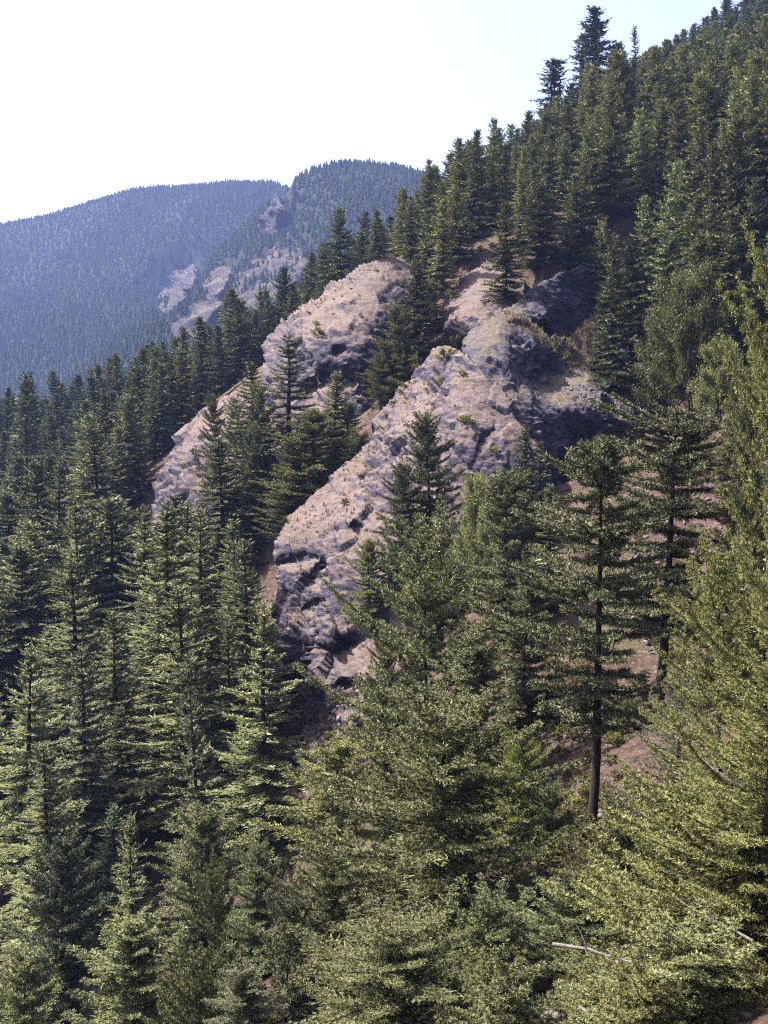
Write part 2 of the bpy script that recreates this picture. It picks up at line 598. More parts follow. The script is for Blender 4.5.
make_rock('rock_dome',
          [(262, 350), (270, 335), (284, 319), (296, 309), (318, 293), (331, 281), (348, 270), (365, 263), (380, 258), (396, 257),
           (410, 262), (424, 276), (438, 300), (436, 330), (420, 360), (398, 385), (384, 408), (384, 440), (360, 452), (330, 450),
           (290, 440), (262, 400)],
          [(396, 258, 243), (365, 263, 241), (331, 281, 238), (296, 309, 235), (265, 345, 230), (400, 290, 228), (360, 290, 224),
           (330, 312, 219), (302, 332, 216), (345, 325, 212), (372, 315, 214), (315, 352, 207), (340, 352, 205), (362, 352, 206),
           (318, 380, 205), (345, 395, 201), (372, 425, 197), (340, 450, 196), (290, 430, 202), (262, 390, 215),
           (425, 290, 236), (420, 335, 225), (395, 370, 212), (438, 305, 240)],
          ROCK, 1.6, 1.3, 0.30, 11, 'rounded grey pink rock dome high on the slope, its crown bare', 'rock',
          notches=[(322, 384, 13, 18, 5), (300, 346, 6, 9, 2.5), (346, 386, 9, 14, 3), (336, 352, 12, 5, 2.0), (385, 300, 10, 5, 1.5), (372, 400, 5, 16, 2.5)])
make_rock('rock_slab',
          [(240, 388), (222, 393), (205, 404), (186, 424), (168, 448), (158, 464), (151, 484), (147, 510), (149, 538), (160, 556),
           (200, 580), (245, 570), (262, 480), (258, 410)],
          [(240, 388, 226), (222, 393, 224), (186, 424, 216), (158, 464, 209), (149, 500, 205), (152, 545, 198), (200, 440, 204),
           (178, 480, 197), (172, 525, 192), (245, 430, 206), (245, 570, 184), (255, 480, 194), (205, 500, 191), (200, 570, 186)],
          ROCK, 1.6, 1.0, 0.28, 23, 'long narrow pale rock slab low at the left, among tall firs', 'rock')
make_rock('rock_rib',
          [(418, 370), (424, 358), (434, 348), (446, 344), (458, 347), (468, 356), (480, 369), (495, 386), (508, 404), (522, 424), (545, 458),
           (556, 500), (530, 560), (470, 600), (420, 640), (400, 690), (385, 740), (350, 775), (300, 765), (308, 715), (290, 670),
           (284, 640), (270, 614), (278, 584), (272, 556), (277, 535), (296, 512), (320, 488), (345, 464), (362, 447), (374, 432),
           (372, 424), (384, 408), (400, 388)],
          [(446, 344, 176), (424, 358, 175), (384, 410, 170), (362, 447, 165), (320, 488, 158), (277, 535, 150), (272, 560, 146),
           (280, 590, 143), (268, 614, 142), (288, 660, 134), (310, 715, 125), (302, 760, 119),
           (468, 354, 166), (495, 386, 158), (522, 424, 150), (548, 465, 146),
           (430, 390, 165), (400, 430, 157), (450, 400, 156), (480, 420, 149), (430, 450, 148), (380, 480, 150), (340, 520, 147),
           (310, 545, 144), (400, 520, 141), (350, 570, 138), (305, 590, 138), (460, 480, 142), (510, 470, 142), (470, 540, 136),
           (330, 612, 133), (360, 625, 131), (312, 640, 131), (345, 655, 128), (360, 690, 121), (325, 690, 125), (335, 720, 120),
           (350, 765, 113), (410, 600, 131), (390, 690, 119), (530, 540, 139)],
          ROCK, 1.5, 1.15, 0.26, 37, 'long pinkish rock rib running down the middle of the slope', 'rock', cell=4.6,
          notches=[(343, 645, 12, 8, 3.5), (302, 674, 9, 24, 5), (350, 687, 16, 7, 4), (292, 562, 13, 7, 3), (318, 575, 7, 14, 2), (310, 610, 6, 10, 2),
                   (488, 440, 5, 14, 1.2), (440, 395, 9, 4, 1.2), (395, 450, 5, 9, 1.2), (352, 530, 8, 5, 1.2)])
make_rock('rock_cliff',
          [(462, 342), (470, 334), (484, 323), (504, 311), (520, 313), (534, 321), (548, 330), (564, 341), (582, 352), (612, 373),
           (648, 394), (660, 404), (652, 424), (646, 450), (640, 475), (600, 500), (570, 510), (545, 480), (520, 445), (490, 400),
           (466, 365)],
          [(470, 334, 183), (504, 311, 190), (548, 330, 194), (582, 352, 196), (612, 373, 196), (648, 394, 194), (660, 405, 194),
           (490, 350, 170), (468, 360, 170), (505, 335, 177), (520, 330, 184), (495, 375, 165), (512, 362, 168), (516, 390, 161),
           (530, 360, 176), (545, 352, 183), (562, 366, 187), (548, 378, 182), (535, 390, 166), (562, 378, 184), (568, 404, 167),
           (592, 380, 184), (598, 416, 168), (620, 395, 184), (640, 426, 173), (606, 394, 180),
           (525, 420, 155), (545, 410, 162), (550, 455, 158), (568, 430, 167), (572, 470, 166), (596, 432, 171), (600, 470, 171),
           (636, 440, 177), (640, 470, 177), (570, 505, 160), (610, 490, 168)],
          ROCK_BLUE_SHADE, 1.4, 1.3, 0.32, 51, 'dark shaded cliff with a lit top edge right of the rib', 'cliff', cell=4.0)
make_rock('rock_wall',
          [(500, 312), (516, 302), (530, 291), (545, 281), (560, 272), (577, 268), (600, 274), (640, 280), (672, 300), (680, 345),
           (676, 385), (640, 390), (600, 362), (575, 350), (548, 332), (520, 318)],
          [(508, 308, 199), (530, 291, 205), (560, 272, 211), (577, 268, 214), (600, 276, 220), (640, 282, 224), (672, 302, 222),
           (520, 312, 197), (540, 305, 202), (547, 328, 201), (570, 300, 210), (575, 345, 207), (598, 310, 218), (600, 350, 213),
           (640, 340, 210), (670, 370, 202), (640, 385, 199)],
          ROCK_BLUE_SHADE, 1.5, 1.2, 0.3, 67, 'shadowed rock wall under firs, above the dry grass slope', 'cliff', cell=4.0)
make_rock('rock_knoll',
          [(444, 320), (450, 296), (460, 282), (470, 272), (486, 260), (504, 262), (524, 280), (522, 306), (500, 318), (476, 332),
           (455, 340)],
          [(450, 296, 215), (460, 282, 219), (486, 261, 226), (504, 263, 226), (524, 282, 218), (480, 290, 209), (505, 295, 206),
           (455, 318, 203), (476, 330, 197), (500, 315, 200), (450, 338, 201)],
          ROCK, 1.5, 0.7, 0.25, 81, 'small pinkish rock knoll between the dome and the shadowed wall', 'rock', cell=3.5)
# far cliffs on the distant ridge: they lie on the slope that the pixel's ray meets
FAR_CLIFFS = [
    ([(228, 296), (236, 276), (250, 262), (270, 252), (286, 246), (302, 248), (308, 262), (296, 284), (276, 304), (254, 316), (236, 312)],
     'largest bare cliff on the distant blue ridge, nearest the dome'),
    ([(164, 340), (178, 318), (194, 304), (212, 296), (222, 300), (214, 314), (200, 330), (184, 344)],
     'pale scree streak at the foot of the distant ridge'),
    ([(156, 308), (164, 288), (178, 272), (194, 264), (196, 276), (182, 298), (166, 316)], 'leftmost pale rock streak on the distant ridge'),
    ([(262, 232), (266, 212), (274, 198), (284, 200), (282, 216), (272, 236)], 'uppermost pale rock on the distant ridge, just under its skyline'),
    ([(200, 294), (208, 278), (222, 266), (234, 266), (226, 282), (210, 300)], 'small rock streak on the distant ridge beside the largest cliff'),
]
for k, (outl, lab) in enumerate(FAR_CLIFFS):
    o_ = np.array(outl, float)
    c_ = o_.mean(0)
    q_ = np.concatenate([c_ + (o_ - c_) * 1.05, c_ + (o_ - c_) * 0.5, [c_]])
    dd_ = np.arange(900, 2500, 6.0)
    ctl = []
    for n_, (px, py) in enumerate(q_):
        w_ = P(px, py, dd_)
        hit = np.nonzero(ground_raw(w_[:, 0], w_[:, 1]) > w_[:, 2])[0]
        ctl.append((px, py, dd_[hit[0]] - (4 if n_ < len(o_) else 16)))
    make_rock('distant_cliff', outl, ctl, ROCK_FAR, 1.0, 12.0, 4.0, 100 + 13 * k, lab, 'cliff', back=60.0, cell=26.0, kind='far')

# keep the ground below the rock faces
S = np.concatenate(rock_samples)
for smp, cell, lower in ((S[S[:, 1] < 600], 2.0, 1.2), (S[S[:, 1] > 600], 14.0, 5.0)):
    lo = {}
    kx = np.floor(smp[:, 0] / cell).astype(int)
    ky = np.floor(smp[:, 1] / cell).astype(int)
    for a, b, z in zip(kx, ky, smp[:, 2]):
        if z < lo.get((a, b), 1e9):
            lo[(a, b)] = z
    m = (GX > smp[:, 0].min() - cell * 3) & (GX < smp[:, 0].max() + cell * 3) & \
        (GY > smp[:, 1].min() - cell * 3) & (GY < smp[:, 1].max() + cell * 3)
    for r, c in zip(*np.nonzero(m)):
        a, b = int(math.floor(GX[r, c] / cell)), int(math.floor(GY[r, c] / cell))
        z = min((lo.get((a + i, b + j), 1e9) for i in (-1, 0, 1) for j in (-1, 0, 1)), default=1e9)
        if z < 1e8:
            GZ[r, c] = min(GZ[r, c], z - lower)

idx = np.arange(GX.size).reshape(GX.shape)
TF = np.stack([idx[:-1, :-1], idx[:-1, 1:], idx[1:, 1:], idx[1:, :-1]], -1).reshape(-1, 4)
TV = np.stack([GX, GY, GZ], -1).reshape(-1, 3)
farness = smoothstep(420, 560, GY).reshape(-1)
link('hillside', mesh_np('hillside', TV, TF, (GROUND,), {'far': farness}, smooth=True), kind='structure')

sel = (TV[TF[:, 0], 1] < 900) & (np.abs(TV[TF[:, 0], 0]) < 700)
bv_v = TV.tolist() + rock_polys[0]
bv_f = TF[sel].tolist() + [[i + len(TV) for i in q] for q in rock_polys[1]]
BVH = BVHTree.FromPolygons(bv_v, bv_f)
TBVH = BVHTree.FromPolygons(TV.tolist(), TF[sel].tolist())


def drop(x, y, bvh=None):
    h = (bvh or BVH).ray_cast(Vector((x, y, 900)), Vector((0, 0, -1)))
    return (h[0].z, h[1]) if h[0] is not None else (float(ground_raw(x, y)), Vector((0, 0, 1)))

# ------------------------------------------------------------------ tree meshes
def tube(path, radii, sides=6):
    """open tube along a path"""
    path = np.asarray(path, float)
    n = len(path)
    t = np.gradient(path, axis=0)
    t /= np.linalg.norm(t, axis=1, keepdims=True) + 1e-9
    ref = np.where(np.abs(t[:, 2:3]) > 0.8, np.array([[1.0, 0, 0]]), np.array([[0, 0, 1.0]]))
    a = np.cross(t, ref)
    a /= np.linalg.norm(a, axis=1, keepdims=True) + 1e-9
    b = np.cross(t, a)
    ang = np.arange(sides) / sides * 2 * math.pi
    v = path[:, None] + np.asarray(radii)[:, None, None] * (a[:, None] * np.cos(ang)[None, :, None] + b[:, None] * np.sin(ang)[None, :, None])
    i = np.arange(n - 1)[:, None] * sides
    k = np.arange(sides)[None]
    k2 = (k + 1) % sides
    f = np.stack([i + k, i + k2, i + sides + k2, i + sides + k], -1).reshape(-1, 4)
    return v.reshape(-1, 3), f


class Parts:
    def __init__(self):
        self.v, self.f, self.n = [], [], 0

    def add(self, v, f):
        self.v.append(v)
        self.f.append(f + self.n)
        self.n += len(v)

    def arrays(self):
        return np.concatenate(self.v), np.concatenate(self.f)


def tufts_from_twigs(rng, st, dr, ln, sp, tl, tw, up=0.25, spread=0.6, roll=0.8, clump=0, crad=0.12):
    """kite-shaped needle tufts along straight twigs: start, direction, length arrays"""
    cnt = np.maximum(2, np.round(ln / sp).astype(int))
    i = np.repeat(np.arange(len(ln)), cnt)
    k = np.concatenate([np.arange(c) for c in cnt]) / cnt[i]
    m = len(i)
    p = st[i] + dr[i] * (ln[i] * (0.08 + k * 0.92))[:, None] + rng.normal(0, tw * 0.5, (m, 3))
    d = dr[i] + rng.normal(0, spread, (m, 3))
    d[:, 2] += up
    if clump:                                              # tufts radiating from the twig ends
        c = np.repeat(np.arange(len(ln)), clump)
        dc = rng.normal(0, 1, (len(c), 3)) + dr[c] * 0.5
        dc[:, 2] += 0.75
        dc /= np.linalg.norm(dc, axis=1, keepdims=True)
        p = np.concatenate([p, st[c] + dr[c] * ln[c][:, None] + dc * (crad * rng.uniform(0.2, 1.0, len(c)))[:, None]])
        d = np.concatenate([d, dc])
        m = len(p)
    d /= np.linalg.norm(d, axis=1, keepdims=True)
    nrm = rng.normal(0, roll, (m, 3))
    nrm[:, 2] += 1
    w = np.cross(d, nrm)
    w /= np.linalg.norm(w, axis=1, keepdims=True) + 1e-9
    L = tl * rng.uniform(0.65, 1.35, m)[:, None]
    W = tw * rng.uniform(0.6, 1.3, m)[:, None]
    v = np.stack([p - d * L * 0.1 - w * W, p + d * L * 0.1 + w * W, p + d * L * 1.15], 1)
    t = np.repeat(np.clip(rng.beta(3.2, 3.2, m), 0, 1), 3)
    f = np.arange(m * 3).reshape(-1, 3)
    return v.reshape(-1, 3), f, t


def conifer(name, seed, H=28.0, R=4.2, zb=0.12, whorl=0.62, per=5, shape=0.85, el_top=40, el_low=-16, upturn=0.25,
            twig_sp=0.34, tuft_sp=0.19, tl=0.34, tw=0.085, up=0.2, spread=0.5, irregular=0.25, skip=0.06, twig_len=0.42,
            belly=0.0, lean=0.0, limbs=True, mat=None, roll=0.8, layered=False, clump=0, crad=0.12, flat=0.08, core=0.62):
    rng = np.random.default_rng(seed)
    wood = Parts()
    zt = np.linspace(-1.5, H, 16)
    wob = np.stack([np.interp(zt, np.linspace(-1.5, H, 5), rng.normal(0, 0.12, 5)) for _ in range(2)], -1)
    axis_pts = np.stack([wob[:, 0] + lean * (zt / H) ** 2, wob[:, 1], zt], -1)
    rb = H * 0.0125
    wood.add(*tube(axis_pts, rb * np.clip(1 - zt / H, 0.0, 1.05) ** 0.85 + 0.015, 8))
    st, dr, ln = [], [], []
    cs, cd, cl = [], [], []
    z = H * zb
    k0 = rng.uniform(0, 6.28)
    lobes = rng.uniform(0.75, 1.2, 12)
    lay = 1.0
    while z < H * 0.985:
        u = (H - z) / (H * (1 - zb))                       # 1 at crown base, 0 at the top
        prof = u ** shape
        if belly:
            prof *= 1 - belly * max(0.0, u - 0.6) / 0.4
        if layered:
            lay = 0.62 + 0.55 * (0.5 + 0.5 * math.sin(z * 1.75 + seed)) * rng.uniform(0.7, 1.2)
        nb = max(3, int(round(per * (0.6 + 0.4 * u) + rng.uniform(-0.6, 0.6))))
        k0 += rng.uniform(0.3, 1.2)
        for b in range(nb):
            if rng.uniform() < skip * (0.4 + u):
                continue
            az = k0 + b * 2 * math.pi / nb + rng.normal(0, 0.22)
            lob = lobes[int((az % 6.283) / 6.283 * 12) % 12]
            L = R * prof * lay * (1 + irregular * rng.normal(0, 1) * 0.8) * (1 + irregular * 1.4 * (lob - 1)) + 0.18
            L = max(0.2, min(L, R * 1.35))
            el = math.radians(el_top + (el_low - el_top) * min(1, u * 1.6) ** 0.7 + rng.normal(0, 7))
            er = np.array([math.cos(az), math.sin(az), 0])
            et = np.array([-math.sin(az), math.cos(az), 0])
            ta, c2 = math.tan(el), upturn * rng.uniform(0.5, 1.5)
            zj = z + rng.uniform(-0.12, 0.12)
            ax = np.array([np.interp(zj, zt, axis_pts[:, 0]), np.interp(zj, zt, axis_pts[:, 1]), zj])
            bend = rng.normal(0, 0.12)

            def pt(s):
                s = np.asarray(s, float)[:, None]
                return ax + er * (L * s) * math.cos(el) ** 0.3 + et * (L * bend * s * s) + np.array([0, 0, 1]) * (L * (ta * s + c2 * s * s))
            if limbs:
                sb = np.linspace(0, 0.95, 4)
                wood.add(*tube(pt(sb), np.maximum(0.012, 0.02 * L ** 0.8 * (1 - 0.85 * sb)), 3))
            n = max(2, int(L / twig_sp))
            s = np.linspace(0.06, 1.0, n) + rng.uniform(-0.4, 0.4, n) / n
            s = np.clip(s, 0.04, 1.0)
            p0 = pt(s)
            tg = pt(s + 0.02) - pt(s)
            tg /= np.linalg.norm(tg, axis=1, keepdims=True)
            for sd in (-1, 1):
                a = rng.uniform(0.75, 1.15, n)[:, None]
                d = tg * np.cos(a) + sd * et * np.sin(a)
                d[:, 2] += rng.normal(-0.05, flat, n)
                d /= np.linalg.norm(d, axis=1, keepdims=True)
                l = twig_len * (0.35 + 0.65 * np.sqrt(L)) * (1.15 - 0.75 * s) * rng.uniform(0.55, 1.25, n)
                st.append(p0)
                dr.append(d)
                ln.append(np.minimum(l, 0.55 * L + 0.12))
            if L > 0.7:                                     # inner sprays close the crown towards the trunk
                for sd in (-1, 0, 1):
                    nc = max(2, int(L * core / 0.5))
                    sc_ = np.linspace(0.05, core, nc)
                    tc = pt(sc_ + 0.02) - pt(sc_)
                    tc /= np.linalg.norm(tc, axis=1, keepdims=True)
                    cs.append(pt(sc_))
                    cd.append(tc * 0.7 + sd * et * 0.7)
                    cl.append(np.full(nc, 0.28 * L * (1.0 if sd else 0.6)))
            st.append(p0)                                   # the branch's own axis
            dr.append(tg)
            ln.append(np.full(n, L / n * 1.3 + 0.1))
        z += whorl * (0.45 + 0.55 * min(1, u * 2.2)) * rng.uniform(0.7, 1.3)
    # leader
    st.append(np.array([[axis_pts[-1, 0], axis_pts[-1, 1], H * 0.97]]))
    dr.append(np.array([[0, 0, 1.0]]))
    ln.append(np.array([H * 0.035]))
    v, f, t = tufts_from_twigs(rng, np.concatenate(st), np.concatenate(dr), np.concatenate(ln), tuft_sp, tl, tw, up, spread, roll, clump, crad)
    v2, f2, t2 = tufts_from_twigs(rng, np.concatenate(cs), np.concatenate(cd), np.concatenate(cl), max(0.1, tl), tl * 1.6, tw * 1.9, 0.05, 0.35, 0.5)
    f = np.concatenate([f, f2 + len(v)])
    v = np.concatenate([v, v2])
    t = np.concatenate([t, t2])
    wv, wf = wood.arrays()
    return {'crown': mesh_np(name + '_crown', v, f, (mat or FIR,), {'tuft': t}),
            'trunk': mesh_np(name + '_trunk', wv, wf, (BARK,), smooth=True), 'H': H, 'R': R, 'nf': len(f)}


def broadleaf(name, seed, H=8.0, R=3.0, zb=0.25, zc=0.7, n_limb=16, leaf=0.22, per=26, mat=None, spread_z=1.0, twigs=9):
    """rounded leafy crown on a forked trunk: leaves sit in clumps at the limb ends"""
    rng = np.random.default_rng(seed)
    wood = Parts()
    zt = np.linspace(-0.8, H * (zc + 0.05), 7)
    ax = np.stack([np.cumsum(rng.normal(0, 0.03 * H / 7, 7)), np.cumsum(rng.normal(0, 0.03 * H / 7, 7)), zt], -1)
    wood.add(*tube(ax, H * 0.016 * (1 - 0.8 * (zt + 0.8) / (H * (zc + 0.05) + 0.8)) + 0.01, 6))
    st, dr, ln = [], [], []
    for k in range(n_limb):
        z0 = H * (zb + (zc - zb) * (k / n_limb) ** 0.9)
        base = np.array([np.interp(z0, zt, ax[:, 0]), np.interp(z0, zt, ax[:, 1]), z0])
        az = k * 2.399 + rng.normal(0, 0.3)
        u = k / n_limb
        rr = R * (0.55 + 0.6 * math.sin(math.pi * min(0.98, 0.25 + 0.62 * u))) * rng.uniform(0.65, 1.1) * (1 - 0.55 * u)
        tip = base + np.array([math.cos(az) * rr, math.sin(az) * rr, H * rng.uniform(0.08, 0.3) * spread_z])
        s = np.linspace(0, 1, 5)[:, None]
        mid = base + (tip - base) * s + np.array([0, 0, 1]) * (s * (1 - s)) * -0.1 * rr
        wood.add(*tube(mid, 0.012 * H * 0.5 * (1 - 0.8 * s[:, 0]) + 0.008, 4))
        for q in range(twigs):
            ss = rng.uniform(0.35, 1.0)
            o = base + (tip - base) * ss
            d = (tip - base) / np.linalg.norm(tip - base) + rng.normal(0, 0.75, 3)
            d[2] += 0.35
            d /= np.linalg.norm(d)
            st.append(o)
            dr.append(d)
            ln.append(rng.uniform(0.1, 0.26) * R)
    st, dr, ln = np.array(st), np.array(dr), np.array(ln)
    v, f, t = tufts_from_twigs(rng, st, dr, ln, (ln.mean() / per), leaf, leaf * 0.4, 0.1, 0.9, 0.9)
    v = v + np.repeat(rng.normal(0, 0.05 * R, (len(f), 3)), 3, axis=0)
    wv, wf = wood.arrays()
    return {'crown': mesh_np(name + '_crown', v, f, (mat or LEAF,), {'tuft': t}),
            'trunk': mesh_np(name + '_trunk', wv, wf, (BARK,), smooth=True), 'H': H, 'R': R, 'nf': len(f)}


KIND = {}
# narrow spired firs for the near slopes: clear tiers of flat sprays
for i in range(3):
    KIND['spire%d' % i] = conifer('spire_fir', 10 + i, H=30, R=5.0 + 0.4 * i, zb=0.05, whorl=1.12, per=8, shape=0.80, el_top=38, el_low=-24,
                                  upturn=0.32, irregular=0.30, twig_sp=0.17, tuft_sp=0.10, tl=0.25, tw=0.062, twig_len=0.50, up=0.10, spread=0.30,
                                  roll=0.45, flat=0.05)
# broad douglas-type firs with tufted, upturned sprays
for i in range(3):
    KIND['broad%d' % i] = conifer('broad_fir', 20 + i, H=24, R=5.6, zb=0.05, whorl=1.05, per=8, shape=0.60, el_top=42, el_low=-12, upturn=0.34,
                                  irregular=0.45, skip=0.13, twig_sp=0.32, tuft_sp=0.11, tl=0.20, tw=0.044, up=0.25, spread=0.40, twig_len=0.54,
                                  belly=0.15, roll=0.6, clump=24, crad=0.17)
# open, layered old firs with level boughs
for i in range(2):
    KIND['open%d' % i] = conifer('open_fir', 30 + i, H=25, R=5.6, zb=0.30, whorl=1.0, per=7, shape=0.45, el_top=26, el_low=-8, upturn=0.14,
                                 irregular=0.5, skip=0.2, twig_sp=0.24, tuft_sp=0.11, tl=0.20, tw=0.044, up=0.3, spread=0.45, twig_len=0.50,
                                 belly=0.3, layered=True, clump=18, crad=0.15, roll=0.7)
# close firs at the right with dense knobbly tufts
for i in range(2):
    KIND['close%d' % i] = conifer('close_fir', 40 + i, H=22, R=5.4, zb=0.06, whorl=0.98, per=7, shape=0.55, el_top=44, el_low=-8, upturn=0.40,
                                  irregular=0.55, skip=0.2, twig_sp=0.42, tuft_sp=0.10, tl=0.12, tw=0.021, up=0.5, spread=0.6, twig_len=0.44,
                                  belly=0.2, roll=1.0, clump=80, crad=0.17)
# wide, low-branched firs and bushy young ones
for i in range(2):
    KIND['wide%d' % i] = conifer('wide_fir', 100 + i, H=17, R=6.0, zb=0.03, whorl=0.90, per=8, shape=0.54, el_top=42, el_low=-10, upturn=0.32,
                                 irregular=0.48, skip=0.12, twig_sp=0.36, tuft_sp=0.11, tl=0.15, tw=0.029, up=0.35, spread=0.5, twig_len=0.50,
                                 belly=0.15, roll=0.8, clump=46, crad=0.16)
for i in range(2):
    KIND['young%d' % i] = conifer('young_fir', 110 + i, H=7, R=2.9, zb=0.02, whorl=0.58, per=7, shape=0.60, el_top=46, el_low=-6, upturn=0.4,
                                  irregular=0.5, skip=0.12, twig_sp=0.30, tuft_sp=0.09, tl=0.115, tw=0.021, up=0.45, spread=0.6, twig_len=0.38,
                                  roll=1.0, clump=70, crad=0.14)
# simpler firs for beyond about 150 m
for i in range(5):
    KIND['mid%d' % i] = conifer('slope_fir', 50 + i, H=28, R=4.8 + 0.3 * i, zb=0.06 + 0.05 * (i % 3), whorl=1.25, per=8, shape=0.64 + 0.05 * (i % 2),
                                el_top=40, el_low=-18, upturn=0.22, irregular=0.38, skip=0.12, twig_sp=0.23, tuft_sp=0.14, tl=0.38, tw=0.10,
                                twig_len=0.52, limbs=False, up=0.1, spread=0.4, roll=0.55)
KIND['ragged'] = conifer('ragged_fir', 70, H=34, R=4.6, zb=0.15, whorl=0.9, per=7, shape=0.5, el_top=25, el_low=-8, upturn=0.15, irregular=0.6,
                         skip=0.28, twig_sp=0.45, tuft_sp=0.26, tl=0.5, tw=0.12, belly=0.2, layered=True)
KIND['ragged1'] = conifer('ragged_fir', 73, H=22, R=6.0, zb=0.2, whorl=1.0, per=5, shape=0.4, el_top=20, el_low=-6, upturn=0.1, irregular=0.6,
                          skip=0.2, twig_sp=0.3, tuft_sp=0.2, tl=0.45, tw=0.11, belly=0.3, layered=True)
KIND['thin'] = conifer('thin_fir', 71, H=28, R=2.4, zb=0.2, whorl=0.9, per=4, shape=0.6, el_top=30, el_low=-18, upturn=0.15, irregular=0.5,
                       skip=0.2, twig_sp=0.5, tuft_sp=0.28, tl=0.45, tw=0.11)
for i in range(2):
    KIND['leafy%d' % i] = broadleaf('leafy_tree', 80 + i, H=11, R=4.2, zb=0.08, n_limb=44, leaf=0.15, per=34, twigs=30)
KIND['tall_leafy'] = broadleaf('tall_leafy_tree', 85, H=27, R=2.3, zb=0.80, zc=0.95, n_limb=22, leaf=0.16, per=14, twigs=16, spread_z=0.18)
for i in range(3):
    KIND['shrub%d' % i] = broadleaf('shrub', 90 + i, H=2.6, R=1.5, zb=0.1, n_limb=12, leaf=0.15, per=12, twigs=12, spread_z=1.2)
TRI = sum(k['nf'] for k in KIND.values())
print('foliage triangles', TRI, {k: v['nf'] for k, v in KIND.items()})

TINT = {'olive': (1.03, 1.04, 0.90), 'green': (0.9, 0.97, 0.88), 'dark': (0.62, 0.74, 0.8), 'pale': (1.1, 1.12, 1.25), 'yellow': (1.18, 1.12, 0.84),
        'blue': (0.82, 0.92, 1.0), 'bright': (1.3, 1.35, 0.7), 'bright_olive': (1.38, 1.38, 0.98), 'leaf': (0.58, 0.62, 0.6), 'dull': (0.85, 0.85, 0.9), 'grey': (1.2, 1.12, 1.4)}  # the near right firs carry a brighter olive needle colour
rnd = random.Random(5)
placed = []                                              # x, y, radius of every tree so far


def plant(kind, name, x, y, h, width=1.0, rz=0.0, tint='olive', label=None, cat='tree', group=None, sink=0.3, jit=None, z=None):
    k = KIND[kind]
    s = h / k['H']
    zz = (drop(x, y)[0] if z is None else z) - sink
    t = bpy.data.objects.new(name, None)
    col.objects.link(t)
    t.empty_display_size = 0.5
    t.location = (x, y, zz)
    t.rotation_euler = (rnd.gauss(0, 0.022), rnd.gauss(0, 0.022), rz)
    t.scale = (s * width, s * width, s)
    t['label'] = label
    t['category'] = cat
    if group:
        t['group'] = group
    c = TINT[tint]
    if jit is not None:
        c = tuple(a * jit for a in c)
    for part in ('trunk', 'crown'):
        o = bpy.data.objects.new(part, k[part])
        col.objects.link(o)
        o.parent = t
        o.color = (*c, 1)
    placed.append((x, y, k['R'] * s * width, zz, h))
    return t



def hero(kind, px, py, d, hw, tint, label, group=None, name='fir_tree', cat='tree', wob=0.0):
    """tree whose tip stands at a pixel, at a forward distance; half width in pixels; foot on the ground below"""
    tip = P(px, py, d)
    x, y = float(tip[0]), float(tip[1])
    z, _ = drop(x, y)
    h = float(tip[2]) - z + 0.3
    k = KIND[kind]
    hw = hw * (1.22 if kind.startswith('spire') and px < 300 else 1.0)
    wd = (hw / FPX * d) / (k['R'] * h / k['H'])
    if not (2.0 < h < 48) or wd > 2.2 or wd < 0.4:
        print('CHECK', label, 'h %.1f' % h, 'width %.2f' % wd, 'ground', z)
    return plant(kind, name, x, y, h, min(2.4, max(0.4, wd)), rnd.uniform(0, 6.28), tint, label, cat, group)


